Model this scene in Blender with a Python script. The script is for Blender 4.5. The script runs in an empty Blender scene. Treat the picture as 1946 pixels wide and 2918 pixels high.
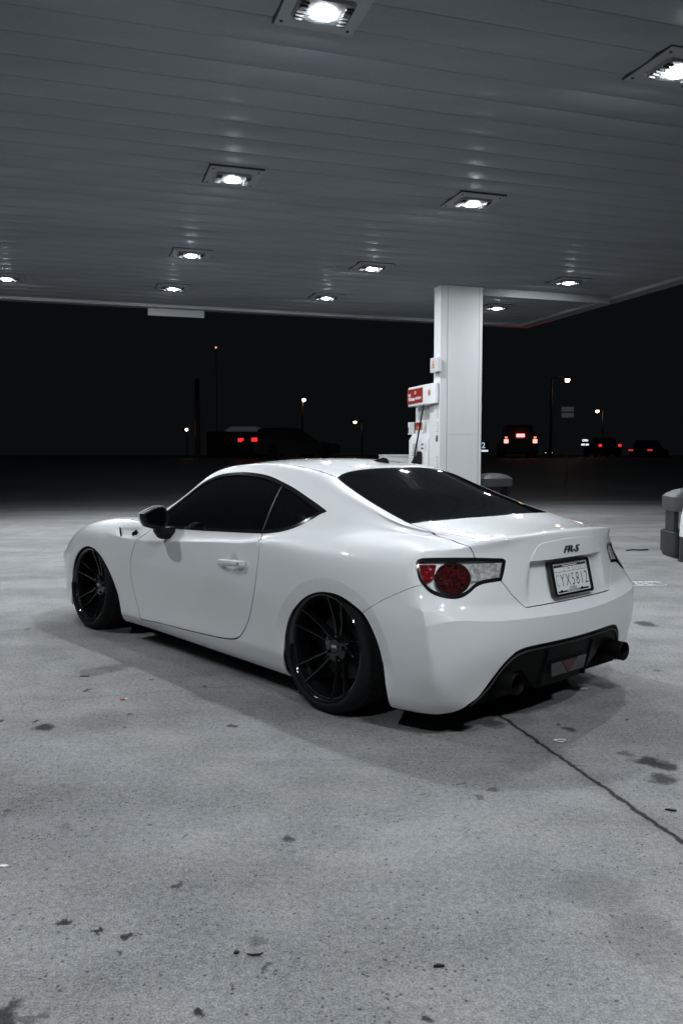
import bpy, bmesh, math, random
import numpy as np
from mathutils import Vector, Matrix

# ------------------------------------------------------------ camera, sky, exposure
S = bpy.context.scene
COL = S.collection
R = math.radians
cam = bpy.data.cameras.new('camera'); cam.sensor_fit = 'HORIZONTAL'; cam.sensor_width = 24
cam.lens = 28.823; cam.clip_end = 600; cam.clip_start = .05
camo = bpy.data.objects.new('camera', cam); COL.objects.link(camo)
camo.location = (0, 0, 1.2411); camo.rotation_euler = (math.pi/2-.069542, 0, 0)
S.camera = camo
W = bpy.data.worlds.new('World'); S.world = W; W.use_nodes = True
bg = W.node_tree.nodes['Background']; bg.inputs[0].default_value = (.70, .88, 1, 1); bg.inputs[1].default_value = .0043
S.view_settings.view_transform = 'Standard'; S.view_settings.look = 'None'
S.view_settings.exposure = 0; S.view_settings.gamma = 1
LAMP = 1600.0            # canopy lamp radiance
rng = random.Random(7)

# ------------------------------------------------------------ helpers
def mat(name, col, rough=.5, metal=0, coat=0, coat_rough=.03, spec=.5, emit=None, es=0, trans=0, ior=1.45):
    m = bpy.data.materials.new(name); m.use_nodes = True
    b = m.node_tree.nodes['Principled BSDF']; i = b.inputs
    i['Base Color'].default_value = (*col, 1); i['Roughness'].default_value = rough; i['Metallic'].default_value = metal
    i['Coat Weight'].default_value = coat; i['Coat Roughness'].default_value = coat_rough
    i['Specular IOR Level'].default_value = spec; i['IOR'].default_value = ior
    i['Transmission Weight'].default_value = trans
    if emit: i['Emission Color'].default_value = (*emit, 1); i['Emission Strength'].default_value = es
    return m
class NG:
    """tiny node-graph builder"""
    def __init__(s, m): s.t = m.node_tree; s.b = s.t.nodes['Principled BSDF']
    def n(s, typ, ins=None, **kw):
        x = s.t.nodes.new(typ)
        for k, v in kw.items(): setattr(x, k, v)
        for k, v in (ins or {}).items():
            if isinstance(v, bpy.types.NodeSocket): s.t.links.new(v, x.inputs[k])
            else: x.inputs[k].default_value = v
        return x
    def math(s, op, a, b=0.0, clamp=False): return s.n('ShaderNodeMath', {0: a, 1: b}, operation=op, use_clamp=clamp).outputs[0]
    def noise(s, vec, scale, detail=3, rough=.5, dist=0):
        return s.n('ShaderNodeTexNoise', {'Vector': vec, 'Scale': scale, 'Detail': detail, 'Roughness': rough, 'Distortion': dist}).outputs['Fac']
    def ramp(s, v, a, b, lo=0.0, hi=1.0, smooth=True):
        return s.n('ShaderNodeMapRange', {'Value': v, 'From Min': a, 'From Max': b, 'To Min': lo, 'To Max': hi},
                   interpolation_type='SMOOTHSTEP' if smooth else 'LINEAR').outputs['Result']
    def mix(s, fac, a, b):
        x = s.n('ShaderNodeMix', data_type='RGBA'); 
        for k, v in ((0, fac), (6, a), (7, b)):
            if isinstance(v, bpy.types.NodeSocket): s.t.links.new(v, x.inputs[k])
            else: x.inputs[k].default_value = v
        return x.outputs[2]
    def bump(s, h, dist=.002, strength=1, normal=None):
        x = s.n('ShaderNodeBump', {'Height': h, 'Distance': dist, 'Strength': strength})
        if normal: s.t.links.new(normal, x.inputs['Normal'])
        return x.outputs['Normal']
    def to(s, sock, name): s.t.links.new(sock, s.b.inputs[name])

def link(name, me, m=None, parent=None, smooth=False):
    if m is not None and not me.materials: me.materials.append(m)
    if smooth:
        for p in me.polygons: p.use_smooth = True
    o = bpy.data.objects.new(name, me); COL.objects.link(o)
    if parent is not None: o.parent = parent
    return o
def obj(name, bm, m, parent=None, smooth=False, bevel=0, seg=2, angle=30):
    me = bpy.data.meshes.new(name)
    if smooth == 'auto':
        bm.normal_update()
        for e in bm.edges:
            if len(e.link_faces) == 2 and e.calc_face_angle(0) > R(angle): e.smooth = False
    bm.to_mesh(me); bm.free()
    o = link(name, me, m, parent, bool(smooth))
    if bevel:
        b = o.modifiers.new('bevel', 'BEVEL'); b.width = bevel; b.segments = seg; b.limit_method = 'ANGLE'; b.angle_limit = R(35); b.harden_normals = True
        for p in me.polygons: p.use_smooth = True
    return o
def thing(name, label, cat, loc=(0,0,0), rz=0, group=None):
    o = bpy.data.objects.new(name, None); COL.objects.link(o); o.empty_display_size = .1
    o.location = loc; o.rotation_euler = (0, 0, rz); return tag(o, label, cat, group)
def tag(o, label, cat, group=None):
    o['label'] = label; o['category'] = cat
    if group: o['group'] = group
    return o
def struct(o): o['kind'] = 'structure'; return o
def dup(root, loc, rz, label, group=None):
    r = root.copy(); COL.objects.link(r); r.location = loc; r.rotation_euler = (0, 0, rz); r['label'] = label
    if group: r['group'] = group
    def kids(a, b):
        for ch in list(a.children):
            c = ch.copy(); COL.objects.link(c); c.parent = b; kids(ch, c)
    kids(root, r); return r
def box(bm, lo, hi, mtx=None):
    vs = [bm.verts.new((x, y, z)) for z in (lo[2], hi[2]) for y in (lo[1], hi[1]) for x in (lo[0], hi[0])]
    for f in ((0,2,3,1),(4,5,7,6),(0,1,5,4),(2,6,7,3),(0,4,6,2),(1,3,7,5)): bm.faces.new([vs[i] for i in f])
    if mtx is not None: bmesh.ops.transform(bm, matrix=mtx, verts=vs)
    return vs
def loft(bm, loops, close=True, cap=True):
    L = [[bm.verts.new(p) for p in l] for l in loops]; n = len(L[0])
    for a, b in zip(L, L[1:]):
        for i in range(n if close else n-1): bm.faces.new((a[i], a[(i+1)%n], b[(i+1)%n], b[i]))
    if cap: bm.faces.new(L[0][::-1]); bm.faces.new(L[-1])
    return L
def lathe(bm, prof, n=64, axis='Y', c=(0,0,0), cap=False):
    loops = []
    for r, h in prof:
        l = []
        for k in range(n):
            a = 2*math.pi*k/n; u, v = r*math.cos(a), r*math.sin(a)
            l.append((c[0]+u, c[1]+h, c[2]+v) if axis == 'Y' else (c[0]+u, c[1]+v, c[2]+h) if axis == 'Z' else (c[0]+h, c[1]+u, c[2]+v))
        loops.append(l)
    loft(bm, loops, cap=cap); return bm
def tube(bm, pts, r, n=8):
    pts = [Vector(p) for p in pts]; loops = []
    for i, p in enumerate(pts):
        t = (pts[min(i+1, len(pts)-1)]-pts[max(i-1, 0)]).normalized()
        u = t.cross(Vector((0,0,1)) if abs(t.z) < .9 else Vector((1,0,0))).normalized(); v = t.cross(u)
        rr = r[i] if isinstance(r, (list, tuple)) else r
        loops.append([p+u*rr*math.cos(2*math.pi*k/n)+v*rr*math.sin(2*math.pi*k/n) for k in range(n)])
    loft(bm, loops); return bm
def prism(bm, pts, d, mtx=None):
    """flat outline pts (x,y) from z=0 to z=d"""
    vs = loft(bm, [[(p[0], p[1], 0) for p in pts], [(p[0], p[1], d) for p in pts]])
    if mtx is not None: bmesh.ops.transform(bm, matrix=mtx, verts=[v for l in vs for v in l])
def frame(o, x, y):
    """matrix with origin o, plane axes x and y"""
    x = Vector(x).normalized(); y = Vector(y); y = (y-x*y.dot(x)).normalized(); z = x.cross(y)
    m = Matrix((x, y, z)).transposed().to_4x4(); m.translation = Vector(o); return m
def text(name, s, w, h, m, mtx, parent, d=.001, shear=0, bold=0, spacing=1):
    cu = bpy.data.curves.new('t', 'FONT'); cu.body = s; cu.extrude = .02; cu.align_x = 'CENTER'; cu.align_y = 'CENTER'; cu.shear = shear
    cu.offset = bold; cu.space_character = spacing; cu.resolution_u = 4
    o = bpy.data.objects.new('t', cu); COL.objects.link(o)
    dg = bpy.context.evaluated_depsgraph_get(); me = bpy.data.meshes.new_from_object(o.evaluated_get(dg))
    bpy.data.objects.remove(o); me.name = name
    co = np.array([v.co[:] for v in me.vertices]); lo, hi = co.min(0), co.max(0)
    me.transform(Matrix.Translation(-Vector((lo+hi)/2)))
    me.transform(Matrix.Diagonal((w/(hi-lo)[0], h/(hi-lo)[1], d/(hi-lo)[2], 1)))
    me.transform(mtx); me.materials.clear()
    return link(name, me, m, parent)
# canopy axes: a(d1, d2) -> world
CA = R(17.5)
def cw(d1, d2, z=0): return Vector((-math.sin(CA)*d1+math.cos(CA)*d2, math.cos(CA)*d1+math.sin(CA)*d2, z))
# ------------------------------------------------------------ ground
def concrete_mat():
    m = mat('worn_concrete', (.3,.3,.3), .85, spec=.25); g = NG(m)
    P = g.n('ShaderNodeNewGeometry').outputs['Position']
    # warped position for ragged outlines
    wn = g.n('ShaderNodeTexNoise', {'Vector': P, 'Scale': 13.0, 'Detail': 6.0, 'Roughness': .65}).outputs['Color']
    off = g.n('ShaderNodeVectorMath', {0: wn, 1: (.5,.5,.5)}, operation='SUBTRACT').outputs[0]
    PW = g.n('ShaderNodeVectorMath', {0: off, 1: (.13,.13,0), 2: P}, operation='MULTIPLY_ADD').outputs[0]
    wn2 = g.n('ShaderNodeTexNoise', {'Vector': P, 'Scale': 14.0, 'Detail': 5.0, 'Roughness': .7}).outputs['Color']
    off2 = g.n('ShaderNodeVectorMath', {0: wn2, 1: (.5,.5,.5)}, operation='SUBTRACT').outputs[0]
    PC = g.n('ShaderNodeVectorMath', {0: off2, 1: (.045,.045,0), 2: P}, operation='MULTIPLY_ADD').outputs[0]
    sx = g.n('ShaderNodeMapping', {'Vector': P, 'Rotation': (0,0,-CA), 'Scale': (.25,1.2,1)}).outputs[0]
    big = g.noise(P, .55, 4, .6); mid = g.noise(P, 3.2, 5, .65); drag = g.noise(sx, 1.1, 5, .62)
    v = g.math('ADD', g.ramp(big, .32, .68, .86, 1.09), g.ramp(mid, .25, .75, -.13, .11))
    v = g.math('ADD', v, g.ramp(drag, .32, .68, -.19, .10))
    # slab to the right of the joint is a little lighter
    # aggregate
    fine = g.noise(P, 150, 2, .65); grain = g.noise(P, 310, 1, .5); med = g.noise(P, 48, 3, .6)
    v = g.math('ADD', v, g.ramp(fine, .30, .70, -.25, .21))
    v = g.math('ADD', v, g.ramp(grain, .3, .7, -.19, .17))
    v = g.math('ADD', v, g.ramp(med, .3, .7, -.15, .13))
    # dark chips of aggregate, denser where worn
    vo = g.n('ShaderNodeTexVoronoi', {'Vector': P, 'Scale': 95.0, 'Randomness': 1.0})
    pick = g.n('ShaderNodeSeparateColor', {0: vo.outputs['Color']}).outputs[0]
    worn = g.ramp(g.noise(P, .9, 3, .5), .42, .68)
    thr = g.math('MULTIPLY_ADD', worn, -.09); g.t.nodes[-1].inputs[2].default_value = .985
    chip = g.math('MULTIPLY', g.math('GREATER_THAN', pick, thr), g.ramp(vo.outputs['Distance'], .30, .52, 1, 0))
    v = g.math('MULTIPLY', v, g.math('MULTIPLY_ADD', chip, -.62)); g.t.nodes[-2].inputs[2].default_value = 1
    v = g.math('MULTIPLY', v, g.math('SUBTRACT', 1.0, g.math('MULTIPLY', worn, .09)))
    # scattered gum spots
    vs = g.n('ShaderNodeTexVoronoi', {'Vector': PC, 'Scale': 3.6, 'Randomness': 1.0})
    pc = g.n('ShaderNodeSeparateColor', {0: vs.outputs['Color']})
    spot = g.math('MULTIPLY', g.math('GREATER_THAN', pc.outputs[0], .5),
                  g.ramp(g.math('DIVIDE', vs.outputs['Distance'], g.math('MULTIPLY_ADD', pc.outputs[1], .10)), .55, 1.1, 1, 0))
    g.t.nodes[-4].inputs[2].default_value = .03
    v = g.math('MULTIPLY', v, g.math('SUBTRACT', 1.0, g.math('MULTIPLY', spot, g.ramp(pc.outputs[2], 0, 1, .12, .5))))
    vq = g.n('ShaderNodeTexVoronoi', {'Vector': PC, 'Scale': 8.0, 'Randomness': 1.0})
    pq = g.n('ShaderNodeSeparateColor', {0: vq.outputs['Color']})
    tiny = g.math('MULTIPLY', g.math('GREATER_THAN', pq.outputs[0], .80), g.ramp(g.math('DIVIDE', vq.outputs['Distance'], g.math('ADD', pq.outputs[1], .35)), .025, .06, 1, 0))
    v = g.math('MULTIPLY', v, g.math('SUBTRACT', 1.0, g.math('MULTIPLY', tiny, .72)))
    # oil stains: x, y, rx, ry, strength
    for (x, y, rx, ry, k) in STAINS:
        d = g.n('ShaderNodeVectorMath', {0: PW, 1: (x, y, 0)}, operation='SUBTRACT').outputs[0]
        d = g.n('ShaderNodeVectorMath', {0: d, 1: (1/rx, 1/ry, 0)}, operation='MULTIPLY').outputs[0]
        d = g.n('ShaderNodeVectorMath', {0: d}, operation='LENGTH').outputs['Value']
        v = g.math('MULTIPLY', v, g.ramp(d, .45, 1.25, 1-min(.9, k*1.5), 1))
    # joints and cracks: distance to segment
    sep = g.n('ShaderNodeSeparateXYZ', {0: PC}); X, Y = sep.outputs[0], sep.outputs[1]
    hole = None
    for (x0, y0, x1, y1, w, k) in CRACKS:
        L = math.hypot(x1-x0, y1-y0); ux, uy = (x1-x0)/L, (y1-y0)/L
        a = g.math('ADD', g.math('MULTIPLY', g.math('SUBTRACT', X, x0), ux), g.math('MULTIPLY', g.math('SUBTRACT', Y, y0), uy))
        b = g.math('ABSOLUTE', g.math('SUBTRACT', g.math('MULTIPLY', g.math('SUBTRACT', X, x0), -uy), g.math('MULTIPLY', g.math('SUBTRACT', Y, y0), -ux)))
        inside = g.math('MULTIPLY', g.math('GREATER_THAN', a, 0.0), g.math('LESS_THAN', a, L))
        line = g.math('MULTIPLY', inside, g.ramp(b, w*.4, w*1.3, 1, 0))
        v = g.math('MULTIPLY', v, g.math('SUBTRACT', 1.0, g.math('MULTIPLY', line, k)))
        if w > .006:
            halo = g.math('MULTIPLY', inside, g.ramp(b, w, w*7, 1, 0))
            v = g.math('MULTIPLY', v, g.math('SUBTRACT', 1.0, g.math('MULTIPLY', halo, .12)))
        hole = line if hole is None else g.math('MAXIMUM', hole, line)
    rust = g.math('MULTIPLY', g.ramp(g.noise(P, 160, 1), .62, .72), .5)
    base = g.mix(rust, (.232,.238,.245,1), (.25,.18,.145,1))
    patch = g.ramp(g.noise(P, 1.6, 3), .45, .7)
    base = g.mix(g.math('MULTIPLY', patch, .35), base, (.25,.236,.222,1))
    # light falloff painted into the colour: far margin fades to asphalt tone
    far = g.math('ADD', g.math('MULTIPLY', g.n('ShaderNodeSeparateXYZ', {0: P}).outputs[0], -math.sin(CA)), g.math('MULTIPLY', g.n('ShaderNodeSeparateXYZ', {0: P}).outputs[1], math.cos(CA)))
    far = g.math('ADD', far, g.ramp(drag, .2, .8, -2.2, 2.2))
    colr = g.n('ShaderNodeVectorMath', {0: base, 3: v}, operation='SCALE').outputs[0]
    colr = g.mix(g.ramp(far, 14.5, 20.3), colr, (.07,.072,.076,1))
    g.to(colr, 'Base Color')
    h = g.math('SUBTRACT', g.math('ADD', g.math('MULTIPLY', fine, .5), g.math('MULTIPLY', med, .6)), g.math('MULTIPLY', hole, 3.0))
    h = g.math('SUBTRACT', h, g.math('MULTIPLY', chip, .4))
    g.to(g.bump(h, .0035, .7), 'Normal')
    g.to(g.ramp(big, .3, .7, .74, .9), 'Roughness')
    return m
STAINS = [(-1.354, 3.664, 0.06, 0.045, 0.6), (-1.42, 3.762, 0.015, 0.0225, 0.6), (-1.583, 3.762, 0.022, 0.0255, 0.6), (-1.001, 3.673, 0.013, 0.018, 0.5), (-0.499, 3.694, 0.022, 0.0215, 0.35), (-0.178, 2.576, 0.024, 0.026, 0.5), (-0.471, 2.29, 0.018, 0.017, 0.45), (-0.744, 2.102, 0.017, 0.0245, 0.62), (-0.644, 2.064, 0.013, 0.013, 0.66), (-0.539, 2.043, 0.014, 0.0155, 0.62), (-0.741, 1.738, 0.036, 0.0425, 0.55), (-0.687, 1.742, 0.02, 0.014, 0.35), (-0.655, 1.742, 0.018, 0.0155, 0.3), (-0.304, 1.737, 0.016, 0.0185, 0.68), (-0.213, 2.011, 0.024, 0.0225, 0.25), (-0.171, 1.911, 0.012, 0.01, 0.4), (-0.509, 2.588, 0.012, 0.015, 0.3), (-1.161, 2.782, 0.017, 0.0155, 0.3), (-0.547, 1.961, 0.011, 0.009, 0.45), (-0.923, 2.661, 0.033, 0.032, 0.2), (-0.263, 1.83, 0.005, 0.0095, 0.5), (-0.647, 2.686, 0.006, 0.013, 0.5), (1.234, 3.253, 0.066, 0.052, 0.55), (1.288, 3.2, 0.052, 0.0555, 0.55), (1.232, 3.067, 0.059, 0.055, 0.5), (1.181, 3.344, 0.031, 0.035, 0.35), (1.03, 3.634, 0.027, 0.041, 0.5), (0.994, 3.703, 0.014, 0.0245, 0.5), (0.564, 2.975, 0.029, 0.028, 0.4), (0.492, 2.906, 0.019, 0.021, 0.35), (0.447, 3.021, 0.012, 0.0125, 0.4), (0.189, 1.728, 0.017, 0.0155, 0.55), (0.742, 3.211, 0.097, 0.0835, 0.14), (0.733, 2.119, 0.008, 0.0085, 0.5), (0.568, 2.146, 0.005, 0.0075, 0.5), (0.639, 1.783, 0.006, 0.005, 0.5), (0.104, 1.791, 0.005, 0.0055, 0.5), (0.732, 2.257, 0.143, 0.1055, 0.16), (0.791, 2.016, 0.111, 0.1515, 0.17), (0.948, 3.211, 0.017, 0.0185, 0.3), (-1.343, 4.253, 0.019, 0.0235, 0.55), (-0.736, 4.329, 0.015, 0.021, 0.5), (-1.046, 4.477, 0.014, 0.0185, 0.5), (-1.007, 3.849, 0.012, 0.014, 0.5), (-1.325, 4.64, 0.01, 0.016, 0.5), (-0.503, 3.694, 0.025, 0.0205, 0.35), (2.238, 5.957, 0.073, 0.117, 0.5), (1.34, 3.77, 0.011, 0.017, 0.6)]
CRACKS = [(-0.683, 9.297, 2.114, -1.318, 0.011, 0.86), (-1.409, 4.075, -1.241, 4.138, 0.0024, 0.45), (-1.241, 4.138, -1.065, 4.187, 0.0024, 0.45), (-1.065, 4.187, -0.96, 4.23, 0.0024, 0.45), (-0.96, 4.23, -0.857, 4.243, 0.0024, 0.45), (-0.857, 4.243, -0.743, 4.312, 0.0024, 0.45), (-0.743, 4.312, -0.643, 4.305, 0.0024, 0.45), (-0.643, 4.305, -0.482, 4.354, 0.0024, 0.45), (4.155, 13.192, 5.328, 9.159, 0.007, 0.6)]
def asphalt_mat():
    m = mat('asphalt', (.045,.046,.05), .55, spec=.5); g = NG(m)
    P = g.n('ShaderNodeNewGeometry').outputs['Position']
    v = g.math('ADD', g.ramp(g.noise(P, .4, 3), .3, .7, .8, 1.1), g.ramp(g.noise(P, 60, 2), .3, .7, -.3, .3))
    g.to(g.n('ShaderNodeVectorMath', {0: (.085,.088,.094), 3: v}, operation='SCALE').outputs[0], 'Base Color')
    return m
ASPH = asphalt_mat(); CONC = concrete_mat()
bm = bmesh.new()                      # terrain: flat round the station, rising to the road
ys = [-60, -10, 10, 18, 23, 26, 29, 32, 35, 60, 120, 300]; zs = [-.012]*5+[.10,.42,.80,1.05,1.08,1.1,1.1]
rows = [[bm.verts.new((x, y, z)) for x in (-300,-80,-30,0,30,80,300)] for y, z in zip(ys, zs)]
for a, b in zip(rows, rows[1:]):
    for i in range(6): bm.faces.new((a[i], a[i+1], b[i+1], b[i]))
struct(obj('ground', bm, ASPH, smooth=True))
bm = bmesh.new()
c = [cw(-14, -16), cw(-14, 22), cw(21.2, 22), cw(21.2, -16)]
v0 = [bm.verts.new(p) for p in c]; v1 = [bm.verts.new((p.x, p.y, -.16)) for p in c]
bm.faces.new(v0)
for i in range(4): bm.faces.new((v0[i], v1[i], v1[(i+1)%4], v0[(i+1)%4]))
bmesh.ops.recalc_face_normals(bm, faces=bm.faces)
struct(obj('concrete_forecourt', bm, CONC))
# ------------------------------------------------------------ canopy
HC = 4.5
def ceiling_mat():
    m = mat('canopy_pan_paint', (.2,.2,.2), .5, spec=.3); g = NG(m)
    P = g.n('ShaderNodeNewGeometry').outputs['Position']
    st = g.n('ShaderNodeMapping', {'Vector': P, 'Rotation': (0,0,-CA), 'Scale': (.3,1.5,1)}).outputs[0]
    v = g.math('ADD', g.ramp(g.noise(st, 1.0, 4), .3, .7, .88, 1.06), g.ramp(g.noise(P, 25, 4, .7), .3, .75, .03, -.05))
    g.to(g.n('ShaderNodeVectorMath', {0: (.205,.222,.238), 3: v}, operation='SCALE').outputs[0], 'Base Color')
    g.to(g.ramp(g.noise(st, 3, 4), .3, .7, .58, .68), 'Roughness')
    m.node_tree.nodes['Principled BSDF'].inputs['Anisotropic'].default_value = .95
    g.to(g.n('ShaderNodeCombineXYZ', {0: -math.sin(CA), 1: math.cos(CA), 2: 0.0}).outputs[0], 'Tangent')
    g.to(g.bump(g.noise(st, 2.2, 3), .012, .35), 'Normal'); return m
PAN = ceiling_mat()
TRIM = mat('canopy_trim_paint', (.17,.18,.19), .5)
canopy = thing('fuel_canopy', 'wide grey ribbed metal fuel station canopy overhead with lamps set in it', 'canopy', cw(4, 1.5, 0), CA)
def cl(d1, d2, z): return (d2-1.5, d1-4, z)          # canopy frame -> local
bm = bmesh.new(); prof = []
d = -7.0
while d < 18.3:
    for t, dz in ((0,.0),(.005,.0025),(.011,.0025),(.017,-.002),(.07,-.009),(.14,-.014),(.21,-.015),(.28,-.012),(.35,-.006)): prof.append((d+t, HC+dz))
    d += .40
prof.append((18.4, HC))
for a, b in zip(prof, prof[1:]):
    q = [bm.verts.new(cl(*p)) for p in ((a[0],-9,a[1]),(a[0],10.6,a[1]),(b[0],10.6,b[1]),(b[0],-9,b[1]))]; bm.faces.new(q)
bmesh.ops.remove_doubles(bm, verts=bm.verts, dist=1e-4)
o = obj('ribbed_soffit', bm, PAN, canopy, smooth='auto', angle=28)
bm = bmesh.new()
for a, b in (((18.30,-9.1),(18.55,10.75)), ((-7.1,10.42),(18.298,10.75)), ((-7.1,-9.25),(18.298,-9.0)), ((-7.3,-9.25),(-7.102,10.75))):
    bm = bmesh.new(); box(bm, cl(a[0], a[1], HC-.075), cl(b[0], b[1], HC+.03)); obj('edge_gutter', bm, TRIM, canopy, bevel=.01)
FASC = mat('fascia_panel', (.35,.33,.3), .4)
for a, b in (((18.556,-9.3),(18.62,10.82)), ((-7.3,10.756),(18.554,10.82)), ((-7.3,-9.32),(18.554,-9.256))):
    bm = bmesh.new(); box(bm, cl(a[0], a[1], HC-.02), cl(b[0], b[1], HC+.95)); obj('fascia', bm, FASC, canopy)
for a, b in (((14.66,7.53,HC-.155),(14.80,10.41,HC+.02)),):
    bm = bmesh.new(); box(bm, cl(*a), cl(*b)); obj('soffit_beam', bm, TRIM, canopy, bevel=.008)
bm = bmesh.new(); box(bm, cl(18.45, 1.42, HC-.235), cl(18.50, 2.64, HC-.077)); obj('hanging_valance', bm, TRIM, canopy, bevel=.006)
STRIP = mat('red_strip_light', (.3,.02,.01), .4, emit=(1,.1,.04), es=.05)
for a, b in (((18.40,9.9,HC-.079),(18.50,10.70,HC-.076)), ((17.2,10.66,HC-.079),(18.39,10.70,HC-.076))):
    bm = bmesh.new(); box(bm, cl(*a), cl(*b)); obj('fascia_strip_light', bm, STRIP, canopy)
bm = bmesh.new(); box(bm, cl(-7.3,-9.3,HC+.06), cl(18.6,10.8,HC+.10)); obj('roof_deck', bm, mat('roof_sheet', (.2,.2,.2), .7), canopy)

# canopy lamps
PLATE = mat('lamp_plate', (.23,.245,.26), .5, spec=.3); DARK = mat('dark_gasket', (.012,.012,.013), .7)
HOUS = mat('lamp_housing', (.11,.115,.12), .5, spec=.2)
LENS = mat('lamp_lens', (.9,.9,.9), .2, emit=(.93,.975,1), es=LAMP)
def make_lamp(label):
    t = thing('canopy_lamp', label, 'ceiling light', (0,0,0), CA, 'square lamps set in the canopy ceiling')
    bm = bmesh.new(); box(bm, (-.316,-.316,-.012), (.316,.316,.02)); obj('gasket', bm, DARK, t)
    bm = bmesh.new(); box(bm, (-.302,-.312,-.020), (.312,.302,-.0125)); obj('cover_plate', bm, PLATE, t, bevel=.002)
    sc = None
    for x in (-.26,.26):
        for y in (-.24,.24):
            if sc is None:
                bm = bmesh.new(); lathe(bm, [(.001,-.027),(.013,-.026),(.013,-.019)], 10, 'Z'); sc = o = obj('screw', bm, DARK, t)
            else: o = bpy.data.objects.new('screw', sc.data); COL.objects.link(o); o.parent = t
            o.location = (x, y, 0)
    bm = bmesh.new()                       # tray with rounded corners that hangs below the plate
    def rr(w, h, r, z): return [(sx*(w-r)+r*math.cos(a), sy*(h-r)+r*math.sin(a), z) for sx, sy, a0 in ((1,1,0),(-1,1,90),(-1,-1,180),(1,-1,270)) for a in (R(a0),R(a0+30),R(a0+60),R(a0+90))]
    loft(bm, [rr(.215,.17,.05,-.0205), rr(.205,.16,.05,-.045), rr(.125,.125,.04,-.050)])
    obj('tray', bm, HOUS, t, smooth='auto')
    for sx in (-1, 1):
        comb = [(-.125,-.040)]
        for k in range(6):
            y = -.115+.046*k; comb += [(y-.008,-.047),(y-.006,-.062),(y+.006,-.062),(y+.008,-.047)]
        bm = bmesh.new(); loft(bm, [[(x, y, z) for y, z in comb+[(.125,-.040)]] for x in (sx*.165-.03, sx*.165+.03)]); bmesh.ops.recalc_face_normals(bm, faces=bm.faces)
        obj('heat_sink', bm, DARK, t)
    bm = bmesh.new(); loft(bm, [rr(.076,.072,.03,-.0505), rr(.074,.070,.03,-.056), rr(.056,.052,.03,-.062), rr(.03,.03,.015,-.064)])
    obj('lens', bm, LENS, t, smooth=True)
    return t
LPOS = {(0,2):'nearest canopy lamp, its bright lens cut off by the top of the photo',
        (0,3):'large lamp high at the right edge of the photo, angled plate and bright lens',
        (1,2):'lamp on the left half of the ceiling, second nearest, plate edges clearly outlined',
        (1,3):'lamp just in front of the top of the white column',
        (2,2):'lamp left of centre, middle one of the receding left row',
        (3,2):'far lamp low on the left, just above the hanging valance on the canopy edge',
        (2,3):'lamp midway between the left row and the column, nearer of the pair there',
        (3,3):'small far lamp left of the column, close to the far canopy edge',
        (2,4):'small lamp on the right, in front of the downstand beam',
        (3,4):'small lamp right beside the column, behind the downstand beam',
        (3,1):'small far lamp at the left edge of the photo',
        (2,1):'lamp plate cut off by the left edge, above the small far lamp'}
D1 = [5.95, 9.74, 13.58, 16.36, 0.3]; D2 = [-5.4, -1.25, 1.74, 4.83, 8.72]
lamp0 = None
for i, d1 in enumerate(D1):
    for j, d2 in enumerate(D2):
        if j == 0 or (j == 4 and i in (0, 1, 4)): continue
        lb = LPOS.get((i, j), 'canopy lamp outside the photo, lighting the forecourt')
        p = cw(d1, d2-(.2 if (i, j) == (2, 1) else 1.3 if (i, j) == (0, 1) else 0), HC-.008)
        if lamp0 is None: lamp0 = make_lamp(lb); lamp0.location = p
        else: dup(lamp0, p, CA, lb)
# ---------------------------------------------------------------- coupe body
def interp(keys, x):
    """smooth (PCHIP-like) interpolation of rows of values keyed by falling x"""
    k = np.array(sorted(keys, key=lambda r: r[0]), float)
    X, Y = k[:, 0], k[:, 1:]
    h = np.diff(X)[:, None]; d = np.diff(Y, axis=0)/h
    m = np.zeros_like(Y)
    m[0], m[-1] = d[0], d[-1]
    w0, w1 = h[:-1], h[1:]
    m[1:-1] = (d[:-1]*w1 + d[1:]*w0)/(w0+w1)
    i = int(np.clip(np.searchsorted(X, x)-1, 0, len(X)-2))
    t = (x-X[i])/(X[i+1]-X[i]); H = X[i+1]-X[i]
    return ((1+2*t)*(1-t)**2*Y[i] + t*(1-t)**2*H*m[i] + t*t*(3-2*t)*Y[i+1] + t*t*(t-1)*H*m[i+1])

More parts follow.
